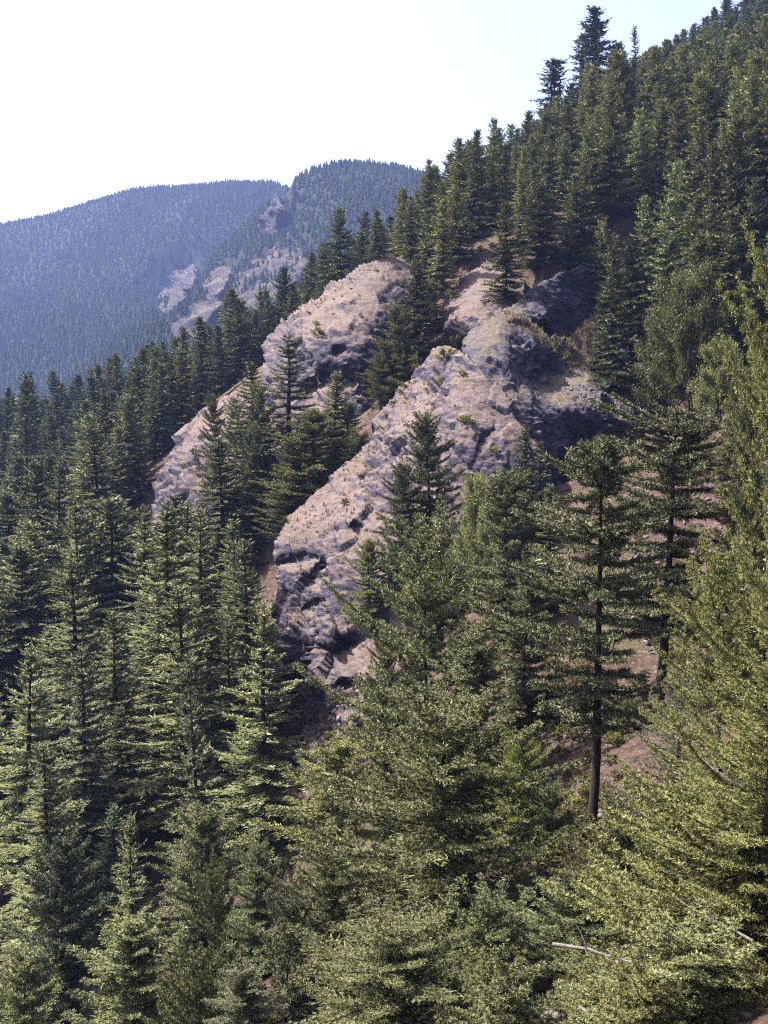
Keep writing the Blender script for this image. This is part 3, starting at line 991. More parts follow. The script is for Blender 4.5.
NEAR_L = 'firs low in the left of the gully'
HEROES = [
    ('spire0', 256, 603, 100, 50, 'olive', 'tall sunlit fir with a fine spire, left of the rock rib foot'),
    ('spire1', 201, 656, 92, 36, 'pale', 'pale grey green fir just left of the tall sunlit spire'),
    ('spire2', 193, 603, 114, 38, 'green', 'fir spire rising just behind the pale grey green fir'),
    ('spire0', 228, 617, 116, 26, 'green', 'slim fir squeezed between two taller spires left of the rib'),
    ('spire1', 117, 615, 120, 44, 'green', 'full pointed fir at mid height in the left forest'),
    ('spire2', 84, 648, 106, 50, 'pale', 'large greyish fir with long even boughs, left forest'),
    ('spire0', 23, 642, 112, 46, 'olive', 'sunlit fir close to the left edge, below mid height'),
    ('spire1', 131, 813, 82, 34, 'olive', 'small pointed sunlit fir in front of the dark gap, lower left'),
    ('broad0', 203, 809, 84, 62, 'olive', 'fir with a bare dark trunk showing, lower left'),
    ('broad1', 60, 840, 78, 58, 'dark', 'dark bushy fir at the bottom left'),
    ('broad2', 246, 966, 52, 50, 'pale', 'small pale grey bushy fir at the bottom edge'),
    ('broad0', 130, 925, 62, 75, 'olive', 'wide sunlit fir crown at the bottom left, below the small pointed fir'),
    ('broad2', 20, 950, 62, 60, 'olive', 'fir crown in the bottom left corner'),
    ('spire1', 236, 519, 142, 36, 'green', 'fir standing in shade against the left side of the rib'),
    ('spire0', 187, 500, 152, 42, 'olive', 'sunlit fir directly right of the pale rock slab foot'),
    ('spire2', 139, 507, 158, 40, 'green', 'fir directly below the pale rock slab'),
    ('spire0', 78, 509, 162, 40, 'green', 'fir with drooping boughs on the left rib of forest'),
    ('spire1', 57, 457, 188, 30, 'green', 'fir tip standing before the dark hollow at the left'),
    ('spire2', 98, 424, 208, 34, 'olive', 'highest sunlit fir beside the dark hollow at the left'),
    ('spire0', 289, 333, 184, 42, 'green', 'tall fir standing before the left face of the dome'),
    ('spire1', 252, 362, 190, 36, 'green', 'fir between the dome and the pale rock slab'),
    ('spire2', 334, 372, 176, 34, 'olive', 'leaning sunlit fir at the foot of the dome'),
    ('broad0', 312, 412, 168, 48, 'yellow', 'bright bushy fir between the dome foot and the rib'),
    ('broad1', 290, 440, 170, 34, 'olive', 'low bushy fir beside the bright one under the dome'),
    ('spire1', 222, 438, 176, 40, 'green', 'fir overlapping the right side of the pale rock slab'),
    ('broad1', 216, 396, 190, 17, 'olive', 'fir covering the upper end of the pale rock slab'),
    ('young0', 238, 402, 200, 17, 'green', 'fir in the gap between dome and the upper end of the slab'),
    ('broad2', 264, 386, 188, 24, 'olive', 'bushy fir against the left brow foot of the dome'),
    ('broad0', 250, 428, 180, 26, 'green', 'fir filling the gap right of the pale rock slab'),
    ('broad1', 346, 404, 178, 20, 'green', 'dark bushy fir at the right foot of the dome'),
    ('young0', 352, 432, 172, 18, 'olive', 'young fir where the rib meets the dome foot'),
    ('broad2', 756, 330, 112, 28, 'olive', 'broad fir at the right edge above the scree'),
    ('broad0', 752, 405, 74, 34, 'olive', 'fir before the scree top at the right edge'),
    ('young1', 700, 420, 132, 24, 'green', 'bushy young fir at the head of the scree'),
    ('young1', 216, 878, 66, 36, 'olive', 'young fir beside the bare dark trunk, lower left'),
    ('young0', 186, 968, 54, 50, 'olive', 'bushy young fir at the bottom edge, left of the small pale one'),
    ('broad1', 256, 846, 74, 38, 'green', 'shaded fir right of the bare dark trunk, lower left'),
    ('thin', 23, 372, 250, 16, 'dark', 'gaunt thin fir standing above the left ridge line'),
    ('broad2', 431, 416, 133, 42, 'green', 'fir with a visible trunk on the rib, below the dark cliff'),
    ('broad1', 404, 466, 131, 30, 'dull', 'thin brownish fir leaning by the trunk on the rib'),
    ('spire2', 525, 425, 126, 28, 'dark', 'dark spiky fir tip against the shaded cliff'),
    ('spire0', 540, 440, 128, 24, 'dark', 'second dark fir tip against the shaded cliff, lower and further right'),
    ('spire1', 549, 484, 114, 30, 'olive', 'small fir below the two dark tips'),
    ('broad0', 505, 474, 110, 55, 'olive', 'full sunlit fir below the dark tips, above the big crown'),
    ('leafy0', 482, 462, 124, 26, 'pale', 'pale leafy tree behind the full sunlit fir on the rib'),
    ('broad0', 369, 541, 130, 26, 'yellow', 'small yellowish fir alone on the rib face'),
    ('wide1', 428, 530, 84, 95, 'olive', 'big broad fir in the centre with its trunk showing'),
    ('broad2', 525, 560, 92, 46, 'green', 'shaded fir at the right flank of the big central fir'),
    ('wide0', 438, 706, 58, 125, 'olive', 'huge sunlit fir filling the bottom centre'),
    ('wide1', 512, 738, 68, 46, 'bright', 'fresh green fir beside the huge bottom centre fir'),
    ('open0', 336, 742, 76, 60, 'yellow', 'airy yellowish fir at the foot of the rib'),
    ('wide1', 330, 840, 60, 72, 'olive', 'sunlit fir at the left flank of the huge bottom fir'),
    ('young1', 285, 900, 58, 44, 'pale', 'greyish young fir left of the sunlit flank fir'),
    ('young0', 575, 890, 48, 66, 'green', 'low shaded fir at the bottom, left of the fallen log'),
    ('wide0', 395, 920, 44, 105, 'olive', 'fir crown cut by the bottom edge in the centre'),
    ('young1', 490, 905, 46, 64, 'green', 'low dark fir right of the cut crown at the bottom'),
    ('open0', 600, 446, 64, 92, 'dull', 'old open fir with a long bare dark trunk'),
    ('open1', 664, 404, 86, 92, 'dull', 'old flat layered fir behind the bare trunk fir'),
    ('close0', 806, 262, 37, 88, 'bright_olive', 'near yellow green fir along the right edge'),
    ('close1', 722, 566, 44, 80, 'bright_olive', 'near sunlit fir below the scree at the right'),
    ('close0', 676, 690, 51, 62, 'grey', 'grey green fir right of the bare trunk'),
    ('close1', 766, 650, 35, 110, 'bright_olive', 'near dense fir in the lower right corner'),
    ('young0', 618, 812, 50, 56, 'olive', 'knobbly young fir at the foot of the bare trunk'),
    ('young1', 676, 800, 43, 90, 'yellow', 'sunlit young fir above the white fallen branch'),
    ('young0', 735, 835, 36, 100, 'yellow', 'round yellow green young fir low at the right edge'),
    ('young1', 592, 962, 39, 56, 'olive', 'young fir at the bottom edge, right of centre'),
    ('young0', 500, 975, 38, 80, 'olive', 'low fir cut by the bottom edge beside the log'),
    ('young1', 690, 935, 31, 105, 'olive', 'bushy young fir in the bottom right corner'),
    ('young0', 640, 975, 30, 70, 'yellow', 'yellowish young fir cut by the bottom edge at right'),
    ('broad1', 745, 470, 80, 60, 'olive', 'fir behind the near trees at the right edge'),
    ('young0', 640, 680, 82, 30, 'olive', 'bushy young fir beside the old fir trunk base'),
    ('young1', 548, 785, 66, 36, 'green', 'young fir on the earth bank left of the bare trunk'),
    ('broad0', 470, 640, 78, 70, 'green', 'shaded lower fir between the big central and huge bottom firs'),
    ('broad2', 388, 640, 86, 34, 'olive', 'sunlit fir at the left flank of the big central fir'),
    ('spire1', 733, 377, 128, 18, 'bright', 'little bright green fir on the scree at the right'),
    ('leafy0', 692, 250, 158, 40, 'leaf', 'light green leafy tree right of the shadowed wall'),
    ('leafy1', 722, 330, 140, 30, 'pale', 'pale leafy tree above the little bright green fir'),
    ('leafy1', 668, 288, 165, 32, 'leaf', 'round leafy tree beside the shadowed wall'),
    ('spire2', 614, 236, 184, 30, 'green', 'slender fir overlapping the right end of the shadowed wall'),
    ('spire0', 602, 296, 190, 17, 'dark', 'short dark fir at the foot of the shadowed wall'),
    ('mid0', 507, 203, 205, 22, 'olive', 'slender fir standing on the small pink rock knoll'),
    ('mid1', 540, 185, 218, 26, 'olive', 'sunlit fir on top of the shadowed wall'),
    ('mid2', 578, 175, 222, 26, 'olive', 'fir above the middle of the shadowed wall'),
    ('ragged', 600, 8, 350, 28, 'dark', 'tallest ragged fir breaking the skyline'),
    ('ragged', 556, 60, 345, 24, 'dark', 'flat topped fir on the skyline left of the tallest'),
    ('ragged', 582, 34, 352, 20, 'dark', 'ragged fir close at the left of the tallest one'),
    ('ragged', 614, 46, 352, 22, 'dark', 'ragged fir close at the right of the tallest one'),
    ('mid2', 570, 84, 346, 18, 'green', 'fir filling the skyline left of the ragged group'),
    ('thin', 640, 26, 420, 6, 'dark', 'bare thin spire on the skyline right of the ragged group'),
    ('broad0', 432, 282, 208, 22, 'olive', 'fir at the upper right of the gully between dome and rib'),
    ('broad1', 414, 318, 200, 20, 'green', 'dark fir in the middle of the gully between dome and rib'),
    ('young0', 396, 356, 192, 20, 'yellow', 'round yellowish young fir low in the gully beside the rib'),
    ('mid3', 418, 262, 200, 26, 'olive', 'upper fir in the gully between dome and rib'),
    ('broad2', 400, 306, 192, 30, 'olive', 'bushy fir low in the gully between dome and rib'),
    ('broad1', 384, 342, 190, 22, 'yellow', 'small yellowish fir at the gully foot beside the dome'),
    ('leafy1', 498, 172, 250, 10, 'bright', 'yellow green leafy tree among dark firs above the dome'),
    ('leafy0', 690, 48, 340, 20, 'bright', 'yellow green leafy tree high on the right slope'),
    ('leafy1', 722, 62, 335, 16, 'yellow', 'yellowish leafy tree right of the bright one high up'),
    ('tall_leafy', -112, 310, 24, 96, 'bright', 'yellow green leafy tree just entering at the left edge'),
]
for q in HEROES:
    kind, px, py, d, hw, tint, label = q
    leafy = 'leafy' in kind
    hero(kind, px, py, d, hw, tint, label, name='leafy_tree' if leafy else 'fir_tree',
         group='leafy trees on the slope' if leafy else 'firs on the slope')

# ------------------------------------------------------------------ the stands of fir
def openings(px, py, d):
    """where the photograph shows no tree: rock faces, grass and scree"""
    if d > 290:
        return False
    polys = OPEN
    x = np.array([px]); y = np.array([py])
    return any(inside(pl, x, y)[0] for pl in polys)


OPEN = [
    [(268, 345), (284, 318), (331, 280), (365, 262), (396, 257), (412, 272), (430, 300), (446, 300), (468, 274), (488, 260), (560, 264), (600, 268), (606, 350), (640, 396), (690, 425),
     (740, 420), (745, 640), (700, 700), (640, 860), (560, 860), (520, 700), (420, 700), (380, 780), (285, 770), (262, 560), (330, 470),
     (250, 420), (240, 560), (147, 550), (147, 480), (220, 390)],
]
H0 = np.random.default_rng(77)
cand = []
cell = 7.2
for gy_ in np.arange(24, 470, cell):
    for gx_ in np.arange(-0.62 * gy_ - 25, (0.5 if gy_ > 165 else 0.75) * gy_ + 22, cell):
        x = gx_ + H0.uniform(-2.8, 2.8)
        y = gy_ + H0.uniform(-2.8, 2.8)
        keep = H0.uniform()
        z = float(drop(x, y)[0])
        px, py, dd = proj((x, y, z))
        h = H0.uniform(14, 30) * (0.85 + 0.3 * float(vnoise(np.array([x / 30, y / 30, 3.3]))))
        if y > 215 and 370 < px < 580:
            h *= 0.8 if px > 425 else 0.62
        if y > 330 and x > 20:
            h *= 0.8
        if y < 165 and 250 < px < 780 + 5500 / y:        # the open right-hand side is placed by hand
            continue
        if y < 75 and px < 800:
            continue
        if openings(px, py, y):
            continue
        # a tree must not hide rock that the photograph shows in the open
        qx, qy, _ = proj((x, y, z + h))
        vis = [(300, 300), (350, 290), (390, 275), (320, 330), (345, 350), (360, 400), (170, 470), (160, 500), (180, 440),
               (400, 420), (350, 480), (320, 500), (300, 540), (300, 600), (310, 650), (330, 690), (480, 290), (520, 340), (560, 300),
               (580, 320), (480, 340), (285, 580), (340, 600), (275, 330), (152, 520), (310, 300), (60, 480), (20, 475), (690, 62), (690, 75), (718, 74), (498, 184)]
        bad = False
        for vx, vy in vis:
            lim = {(60, 480): 285, (20, 475): 285, (690, 62): 340, (690, 75): 340, (718, 74): 335, (498, 184): 250}.get((vx, vy), 240)
            if y < lim and qy - 4 < vy < py:
                wpx = (vy - qy) / (py - qy + 1e-6) * (4.0 * h / 28) / y * FPX
                if abs(vx - qx) < wpx + 1:
                    bad = True
                    break
        if bad or (y < 200 and px < 330 and keep < 0.3):
            continue
        if any((x - a) ** 2 + (y - b) ** 2 < (0.55 * r + 1.6) ** 2 for a, b, r, *_ in placed):
            continue
        cand.append((x, y, z, h, keep, px, py))
print('candidate trees', len(cand))

# which of them can be seen: near to far through a coarse picture
W2, H2 = 192, 256
cover = np.zeros((H2, W2), bool)


def cone_pixels(x, y, z, h, r):
    ax, ay, _ = proj((x, y, z + h))
    bx, by, _ = proj((x, y, z + 0.06 * h))
    ax, ay, bx, by = ax / 4, ay / 4, bx / 4, by / 4
    hw = 0.8 * r / y * FPX / 4
    out = []
    for row in range(max(0, int(ay)), min(H2 - 1, int(by)) + 1):
        w = hw * max(0.0, (row - ay) / max(1e-6, by - ay)) ** 0.75
        a, b = max(0, int(round(ax - w))), min(W2 - 1, int(round(ax + w)))
        if b >= a:
            out.append((row, a, b + 1))
    return out


def hidden_by_ground(x, y, z):
    d = Vector((x, y, z))
    L = d.length
    hit = BVH.ray_cast(Vector((0, 0, 0)), d / L, L - 2.5)
    return hit[0] is not None


allt = [(y, x, z, h, r, None) for (x, y, r, z, h) in placed]
allt += [(c[1], c[0], c[2], c[3], 4.0 * c[3] / 28, i) for i, c in enumerate(cand)]
allt.sort()
seen = {}
for (y, x, z, h, r, i) in allt:
    pix = cone_pixels(x, y, z, h, r)
    if i is not None:
        n, sx, sy = 0, 0.0, 0.0
        if pix and not (hidden_by_ground(x, y, z + h * 0.95) and hidden_by_ground(x, y, z + h * 0.6)):
            for row, a, b in pix:
                fr = np.nonzero(~cover[row, a:b])[0]
                n += len(fr)
                sx += (fr + a).sum()
                sy += row * len(fr)
        seen[i] = (n, (4 * sx / max(n, 1), 4 * sy / max(n, 1)))
    for row, a, b in pix:
        cover[row, a:b] = True
BUDGET = 300 - sum(1 for q in HEROES if 'leafy' not in q[0])
order = sorted((i for i in seen if seen[i][0] >= 5), key=lambda i: -seen[i][0])
single = set(order[:BUDGET])
print('seen', len(order), 'single', len(single))

# each tree is told by its rank in a direction from something one can find in the photograph
MARKS = [((365, 300), 'the rock dome'), ((175, 470), 'the pale rock slab'), ((600, 60), 'the tallest ragged skyline fir'), ((560, 300), 'the shadowed rock wall'),
         ((690, 290), 'the leafy trees at right'), ((695, 75), 'the yellow leafy trees high at right'), ((45, 475), 'the dark hollow at left'),
         ((300, 580), 'the foot of the rock rib'), ((150, 770), 'the dark gap low in the left forest'), ((498, 190), 'the yellow tree above the dome'),
         ((410, 165), 'the point where both skylines cross'), ((5, 400), 'the leafy sprig at the left edge'), ((250, 640), 'the tall sunlit spire'),
         ((768, 180), 'the middle of the upper right edge')]
DIRS = ['right of', 'below and right of', 'below', 'below and left of', 'left of', 'above and left of', 'above', 'above and right of']
ORD = ['nearest', 'second nearest', 'third nearest', 'fourth nearest', 'fifth nearest', 'sixth nearest', 'seventh nearest', 'eighth nearest', 'ninth nearest',
       'tenth nearest'] + ['%dth nearest' % n for n in range(11, 60)]
buckets = {}
for i in list(single) + [('hero', n) for n in range(len(HEROES))]:
    if isinstance(i, tuple):
        c = (HEROES[i[1]][1], HEROES[i[1]][2] + 10)
    else:
        c = seen[i][1]
    m = min(range(len(MARKS)), key=lambda k: (MARKS[k][0][0] - c[0]) ** 2 + (MARKS[k][0][1] - c[1]) ** 2)
    dx, dy = c[0] - MARKS[m][0][0], c[1] - MARKS[m][0][1]
    buckets.setdefault((m, int(round(math.atan2(dy, dx) / (math.pi / 4))) % 8), []).append((math.hypot(dx, dy), str(i), i))
tree_label = {}
for (m, q), lst in buckets.items():
    for r, (_, _, i) in enumerate(sorted(lst)):
        if not isinstance(i, tuple):
            tree_label[i] = '%s forest fir %s %s' % (ORD[r], DIRS[q], MARKS[m][1])


def stand(px, py, y):
    if y > 270 and px > 400:
        return 'firs high on the right slope'
    if px > 395:
        return 'firs above the rocks'
    if y > 215:
        return 'firs along the left ridge line'
    return 'firs of the left forest'


pts, scl, rot, idx_, = [], [], [], []
mids = ['mid%d' % i for i in range(5)]
for i, (x, y, z, h, keep, px, py) in enumerate(cand):
    kind = mids[i % 5]
    if y < 150:
        kind = 'spire%d' % (i % 3)
    wd = H0.uniform(0.9, 1.3) * (1.3 if y < 210 and px < 330 else 1.0)
    rz = H0.uniform(0, 6.28)
    if i in single:
        r = H0.uniform()
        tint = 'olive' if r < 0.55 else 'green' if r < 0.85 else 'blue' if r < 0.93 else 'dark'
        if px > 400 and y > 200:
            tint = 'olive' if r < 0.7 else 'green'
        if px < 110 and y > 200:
            tint = 'dark' if r < 0.5 else 'green'  # darker needle colour paints the shade of the left hollow
        plant(kind, 'fir_tree', x, y, h, wd, rz, tint, tree_label[i], 'tree', stand(px, py, y), z=z, jit=H0.uniform(1.15, 1.9) if px > 400 and y > 200 else H0.uniform(0.65, 1.4))  # right slope tints are raised to paint light onto the crowns' shaded side
    else:
        pts.append((x, y, z - 0.3))
        s = h / (30.0 if y < 150 else 28.0)
        scl.append((s * wd, s * wd, s))
        rot.append(rz)
        idx_.append(5 + i % 3 if y < 150 else i % 5)

# the rest of the hillside forest: one object that instances the slope firs
src = bpy.data.collections.new('forest_sources')
for kname in mids + ['spire0', 'spire1', 'spire2']:
    k = KIND[kname]
    nv = len(k['crown'].vertices)
    cv = np.empty(nv * 3, np.float32); k['crown'].vertices.foreach_get('co', cv)
    tv = np.empty(len(k['trunk'].vertices) * 3, np.float32); k['trunk'].vertices.foreach_get('co', tv)
    cf = np.arange(nv).reshape(-1, 3)
    tf = np.empty(len(k['trunk'].loops), np.int32); k['trunk'].loops.foreach_get('vertex_index', tf)
    tf = tf.reshape(-1, 4) + nv
    tf = np.concatenate([tf[:, [0, 1, 2]], tf[:, [0, 2, 3]]])
    ta = np.empty(nv, np.float32); k['crown'].attributes['tuft'].data.foreach_get('value', ta)
    me = mesh_np('forest_fir', np.concatenate([cv.reshape(-1, 3), tv.reshape(-1, 3)]), np.concatenate([cf, tf]), (FIR, BARK),
                 {'tuft': np.concatenate([ta, np.zeros(len(tv) // 3)])}, mat_index=np.concatenate([np.zeros(len(cf)), np.ones(len(tf))]))
    src.objects.link(bpy.data.objects.new('forest_fir', me))


def scatter(name, coll, pts, scl, rot, pick, label, cat, color=(1, 1, 1, 1)):
    """one uncountable object that instances the meshes of an unlinked collection on its points"""
    pm = bpy.data.meshes.new(name)
    pm.vertices.add(len(pts))
    pm.vertices.foreach_set('co', np.array(pts, np.float32).ravel())
    a = pm.attributes.new('scl', 'FLOAT_VECTOR', 'POINT')
    a.data.foreach_set('vector', np.array(scl, np.float32).ravel())
    a = pm.attributes.new('rz', 'FLOAT_VECTOR', 'POINT')
    a.data.foreach_set('vector', np.array([(0, 0, r) for r in rot], np.float32).ravel())
    a = pm.attributes.new('pick', 'INT', 'POINT')
    a.data.foreach_set('value', np.array(pick, np.int32))
    fo = link(name, pm, None, label, cat, None, 'stuff')
    fo.color = color
    ng = bpy.data.node_groups.new(name, 'GeometryNodeTree')
    ng.interface.new_socket('Geometry', in_out='INPUT', socket_type='NodeSocketGeometry')
    ng.interface.new_socket('Geometry', in_out='OUTPUT', socket_type='NodeSocketGeometry')
    gi, go = ng.nodes.new('NodeGroupInput'), ng.nodes.new('NodeGroupOutput')
    iop = ng.nodes.new('GeometryNodeInstanceOnPoints')
    ci = ng.nodes.new('GeometryNodeCollectionInfo')
    ci.inputs['Collection'].default_value = coll
    ci.inputs['Separate Children'].default_value = True
    ci.inputs['Reset Children'].default_value = True
    iop.inputs['Pick Instance'].default_value = True

    def named(nm, dt):
        n = ng.nodes.new('GeometryNodeInputNamedAttribute')
        n.data_type = dt
        n.inputs['Name'].default_value = nm
        return n.outputs[0]
    ng.links.new(gi.outputs[0], iop.inputs['Points'])
    ng.links.new(ci.outputs[0], iop.inputs['Instance'])
    ng.links.new(named('pick', 'INT'), iop.inputs['Instance Index'])
    e2r = ng.nodes.new('FunctionNodeEulerToRotation')
    ng.links.new(named('rz', 'FLOAT_VECTOR'), e2r.inputs[0])
    ng.links.new(e2r.outputs[0], iop.inputs['Rotation'])
    ng.links.new(named('scl', 'FLOAT_VECTOR'), iop.inputs['Scale'])
    ng.links.new(iop.outputs[0], go.inputs[0])
    fo.modifiers.new('scatter', 'NODES').node_group = ng
    return fo


scatter('hillside_forest', src, pts, scl, rot, idx_, 'mass of further firs filling the forest on the hillside', 'forest', (0.9, 0.97, 0.88, 1))

# ------------------------------------------------------------------ forest on the distant ridge
def far_tree_template(rng):
    v, f = [], []
    for k in range(4):
        z0 = 0.03 + 0.21 * k
        z1 = z0 + 0.42 - 0.03 * k
        r = 0.19 * (1 - k / 4.7)
        n = 5
        o = rng.uniform(0, 6.28)
        for j in range(n):
            a = o + j * 2 * math.pi / n + rng.normal(0, 0.12)
            rr = r * rng.uniform(0.75, 1.25)
            b = len(v)
            v += [(0, 0, z1), (rr * math.cos(a - 0.62) * 0.8, rr * math.sin(a - 0.62) * 0.8, z0 + 0.05), (rr * 1.1 * math.cos(a), rr * 1.1 * math.sin(a), z0 - 0.01),
                  (rr * math.cos(a + 0.62) * 0.8, rr * math.sin(a + 0.62) * 0.8, z0 + 0.05)]
            f.append((b, b + 1, b + 2, b + 3))
    return np.array(v), np.array(f)


frng = np.random.default_rng(31)
temps = [far_tree_template(frng) for _ in range(6)]
sp = 8.4
xs, ys = np.meshgrid(np.arange(-1150, 330, sp), np.arange(760, 2720, sp))
xs = (xs + frng.uniform(-4, 4, xs.shape)).ravel()
ys = (ys + frng.uniform(-4, 4, ys.shape)).ravel()
ok = (np.abs(xs + 60) < 0.46 * ys + 30) & (xs < 0.09 * ys + 60)
xs, ys = xs[ok], ys[ok]
zs = ground_raw(xs, ys)
# the ground mesh was lowered under the cliffs: read it back, and skip the bare cliffs
ix = np.clip(np.searchsorted(gx, xs), 1, len(gx) - 1)
iy = np.clip(np.searchsorted(gy, ys), 1, len(gy) - 1)
tx = (xs - gx[ix - 1]) / (gx[ix] - gx[ix - 1])
ty = (ys - gy[iy - 1]) / (gy[iy] - gy[iy - 1])
zs = (GZ[iy - 1, ix - 1] * (1 - tx) + GZ[iy - 1, ix] * tx) * (1 - ty) + (GZ[iy, ix - 1] * (1 - tx) + GZ[iy, ix] * tx) * ty
px_, py_, _ = proj(np.stack([xs, ys, zs], -1))
bare = np.zeros(len(xs), bool)
for pl, _ in FAR_CLIFFS:
    bare |= inside(pl, px_, py_) & (ys < 1800)
keep = (~bare | (frng.uniform(size=len(xs)) < 0.5)) & (frng.uniform(size=len(xs)) < 0.97)
# slopes that face away behind the skyline do not show
zs = zs + np.where(bare, 12.0, 0.0)
xs, ys, zs = xs[keep], ys[keep], zs[keep]
# drop trees wholly hidden behind nearer ground
az = np.round(xs / ys * 700).astype(int)
el = (zs + 26) / ys
o = np.argsort(ys)
mx = {}
vis = np.zeros(len(xs), bool)
for i in o:
    a_ = az[i]
    if el[i] >= mx.get(a_, -9) - 0.004:
        vis[i] = True
    e0 = (zs[i]) / ys[i]
    if e0 > mx.get(a_, -9):
        mx[a_] = e0
xs, ys, zs = xs[vis], ys[vis], zs[vis]
print('distant trees', len(xs))
patch = 0.75 + 0.6 * np.array(fbm(np.stack([xs / 160, ys / 160, xs * 0], -1), 3, 5))
hh = frng.uniform(8, 17, len(xs)) * np.clip(patch + 0.3, 0.75, 1.35)
fsrc = bpy.data.collections.new('distant_sources')
for tv, tf in temps:
    fsrc.objects.link(bpy.data.objects.new('distant_fir', mesh_np('distant_fir', tv, tf, (FARFIR,), {'tuft': np.repeat(frng.uniform(0, 1, len(tf)), 4)})))
wv_ = frng.uniform(1.2, 2.0, len(xs))
scatter('distant_forest', fsrc, np.stack([xs, ys, zs - 0.5], -1), np.stack([hh * wv_, hh * wv_, hh], -1), frng.uniform(0, 6.28, len(xs)),
        frng.integers(0, 6, len(xs)), 'hazy blue fir forest covering the distant ridge', 'forest')

# ------------------------------------------------------------------ shrubs, grass, scree, fallen wood
def on_surface(px, py):
    d = P(px, py, 1.0)
    h = BVH.ray_cast(Vector((0, 0, 0)), Vector(d).normalized())
    return h


SHRUBS = [
    (461, 338, 13, 'yellow', 'yellow green shrub at the head of the cliff gully'), (446, 352, 12, 'dull', 'greyish shrub on the upper end of the rib'),
    (462, 372, 6, 'bright', 'small bright shrub on the rib just under the gully head'), (440, 380, 5, 'bright', 'tiny bright shrub on the upper rib'),
    (466, 418, 11, 'yellow', 'yellowish shrub on the rib beside the dark cliff'), (494, 448, 8, 'olive', 'small shrub low on the rib beside the dark cliff'),
    (318, 330, 8, 'olive', 'lone dark shrub on the dome face'), (316, 322, 5, 'bright', 'pale tuft of shrub above the lone one on the dome'),
    (372, 378, 12, 'yellow', 'shrub in the gully mouth at the dome foot'), (408, 372, 7, 'yellow', 'little yellowish shrub on the upper left edge of the rib'),
    (500, 262, 10, 'dull', 'greyish shrub by the slender fir on the knoll'), (530, 262, 10, 'pale', 'pale shrub at the top of the shadowed wall'),
    (590, 268, 9, 'olive', 'shrub on the right top of the shadowed wall'), (385, 590, 12, 'olive', 'shrub on the rib below the small yellowish fir'),
    (452, 292, 9, 'dull', 'shrub at the left foot of the pink knoll'), (432, 285, 10, 'dull', 'dull shrub on the saddle behind the gully firs'),
    (345, 500, 6, 'dull', 'low brownish shrub on the open rib'), (400, 500, 10, 'olive', 'shrub behind the thin brownish fir'),
    (640, 352, 10, 'olive', 'shrub at the lower end of the shadowed wall'), (700, 395, 14, 'leaf', 'leafy shrub on the scree top at right'),
    (745, 408, 10, 'leaf', 'leafy shrub near the right edge above the scree'), (660, 418, 10, 'olive', 'shrub at the lower end of the dry grass slope'),
    (560, 700, 12, 'dull', 'dull shrub on the shaded earth bank'), (500, 762, 14, 'olive', 'shrub on the earth bank under the big central fir'),
    (300, 780, 12, 'yellow', 'yellowish shrub at the very foot of the rib'), (355, 780, 12, 'yellow', 'yellowish shrub beside the airy fir at the rib foot'),
    (575, 800, 12, 'yellow', 'yellowish shrub left of the bare trunk'), (632, 780, 12, 'yellow', 'yellowish shrub right of the bare trunk'),
    (690, 590, 11, 'olive', 'shrub on the pale scree at right'), (722, 540, 9, 'dull', 'dull shrub on the upper scree at right'),
    (300, 338, 5, 'dull', 'little shrub at the left brow of the dome'),
]
for i, (px, py, hw, tint, lab) in enumerate(SHRUBS):
    h = on_surface(px, py + hw * 0.8)
    if h[0] is None:
        continue
    k = KIND['shrub%d' % (i % 3)]
    r = hw / FPX * h[0].y
    hgt = r * 1.5
    plant('shrub%d' % (i % 3), 'shrub', h[0].x, h[0].y + 0.2, hgt, r / (k['R'] * hgt / k['H']), i * 1.7, tint, lab, 'shrub', 'shrubs on rock and scree',
          sink=0.15 * hgt, z=h[0].z)


def sample_surface(poly, n, seed, dmax=300):
    r = np.random.default_rng(seed)
    poly = np.array(poly, float)
    out = []
    lo_, hi_ = poly.min(0), poly.max(0)
    while len(out) < n:
        q = r.uniform(lo_, hi_)
        if not inside(poly, np.array([q[0]]), np.array([q[1]]))[0]:
            n -= 0.2
            continue
        h = on_surface(q[0], q[1])
        if h[0] is not None and h[0].y < dmax:
            out.append((np.array(h[0]), np.array(h[1])))
        else:
            n -= 0.2
    return out


def grass_mesh(name, spots, seed, hgt=0.6):
    r = np.random.default_rng(seed)
    v, f = [], []
    for p, nrm in spots:
        hs = hgt * r.uniform(0.5, 1.3)
        for k in range(7):
            a = r.uniform(0, 6.28)
            o = p + np.array([math.cos(a), math.sin(a), 0]) * r.uniform(0, 0.22)
            w = np.array([-math.sin(a), math.cos(a), 0]) * 0.05
            tip = o + np.array([math.cos(a) * 0.3, math.sin(a) * 0.3, 1.0]) * hs * r.uniform(0.6, 1.2)
            b = len(v)
            v += [o - w - [0, 0, 0.1], o + w - [0, 0, 0.1], tip]
            f.append((b, b + 1, b + 2))
    return mesh_np(name, np.array(v), np.array(f), (DRYGRASS,))


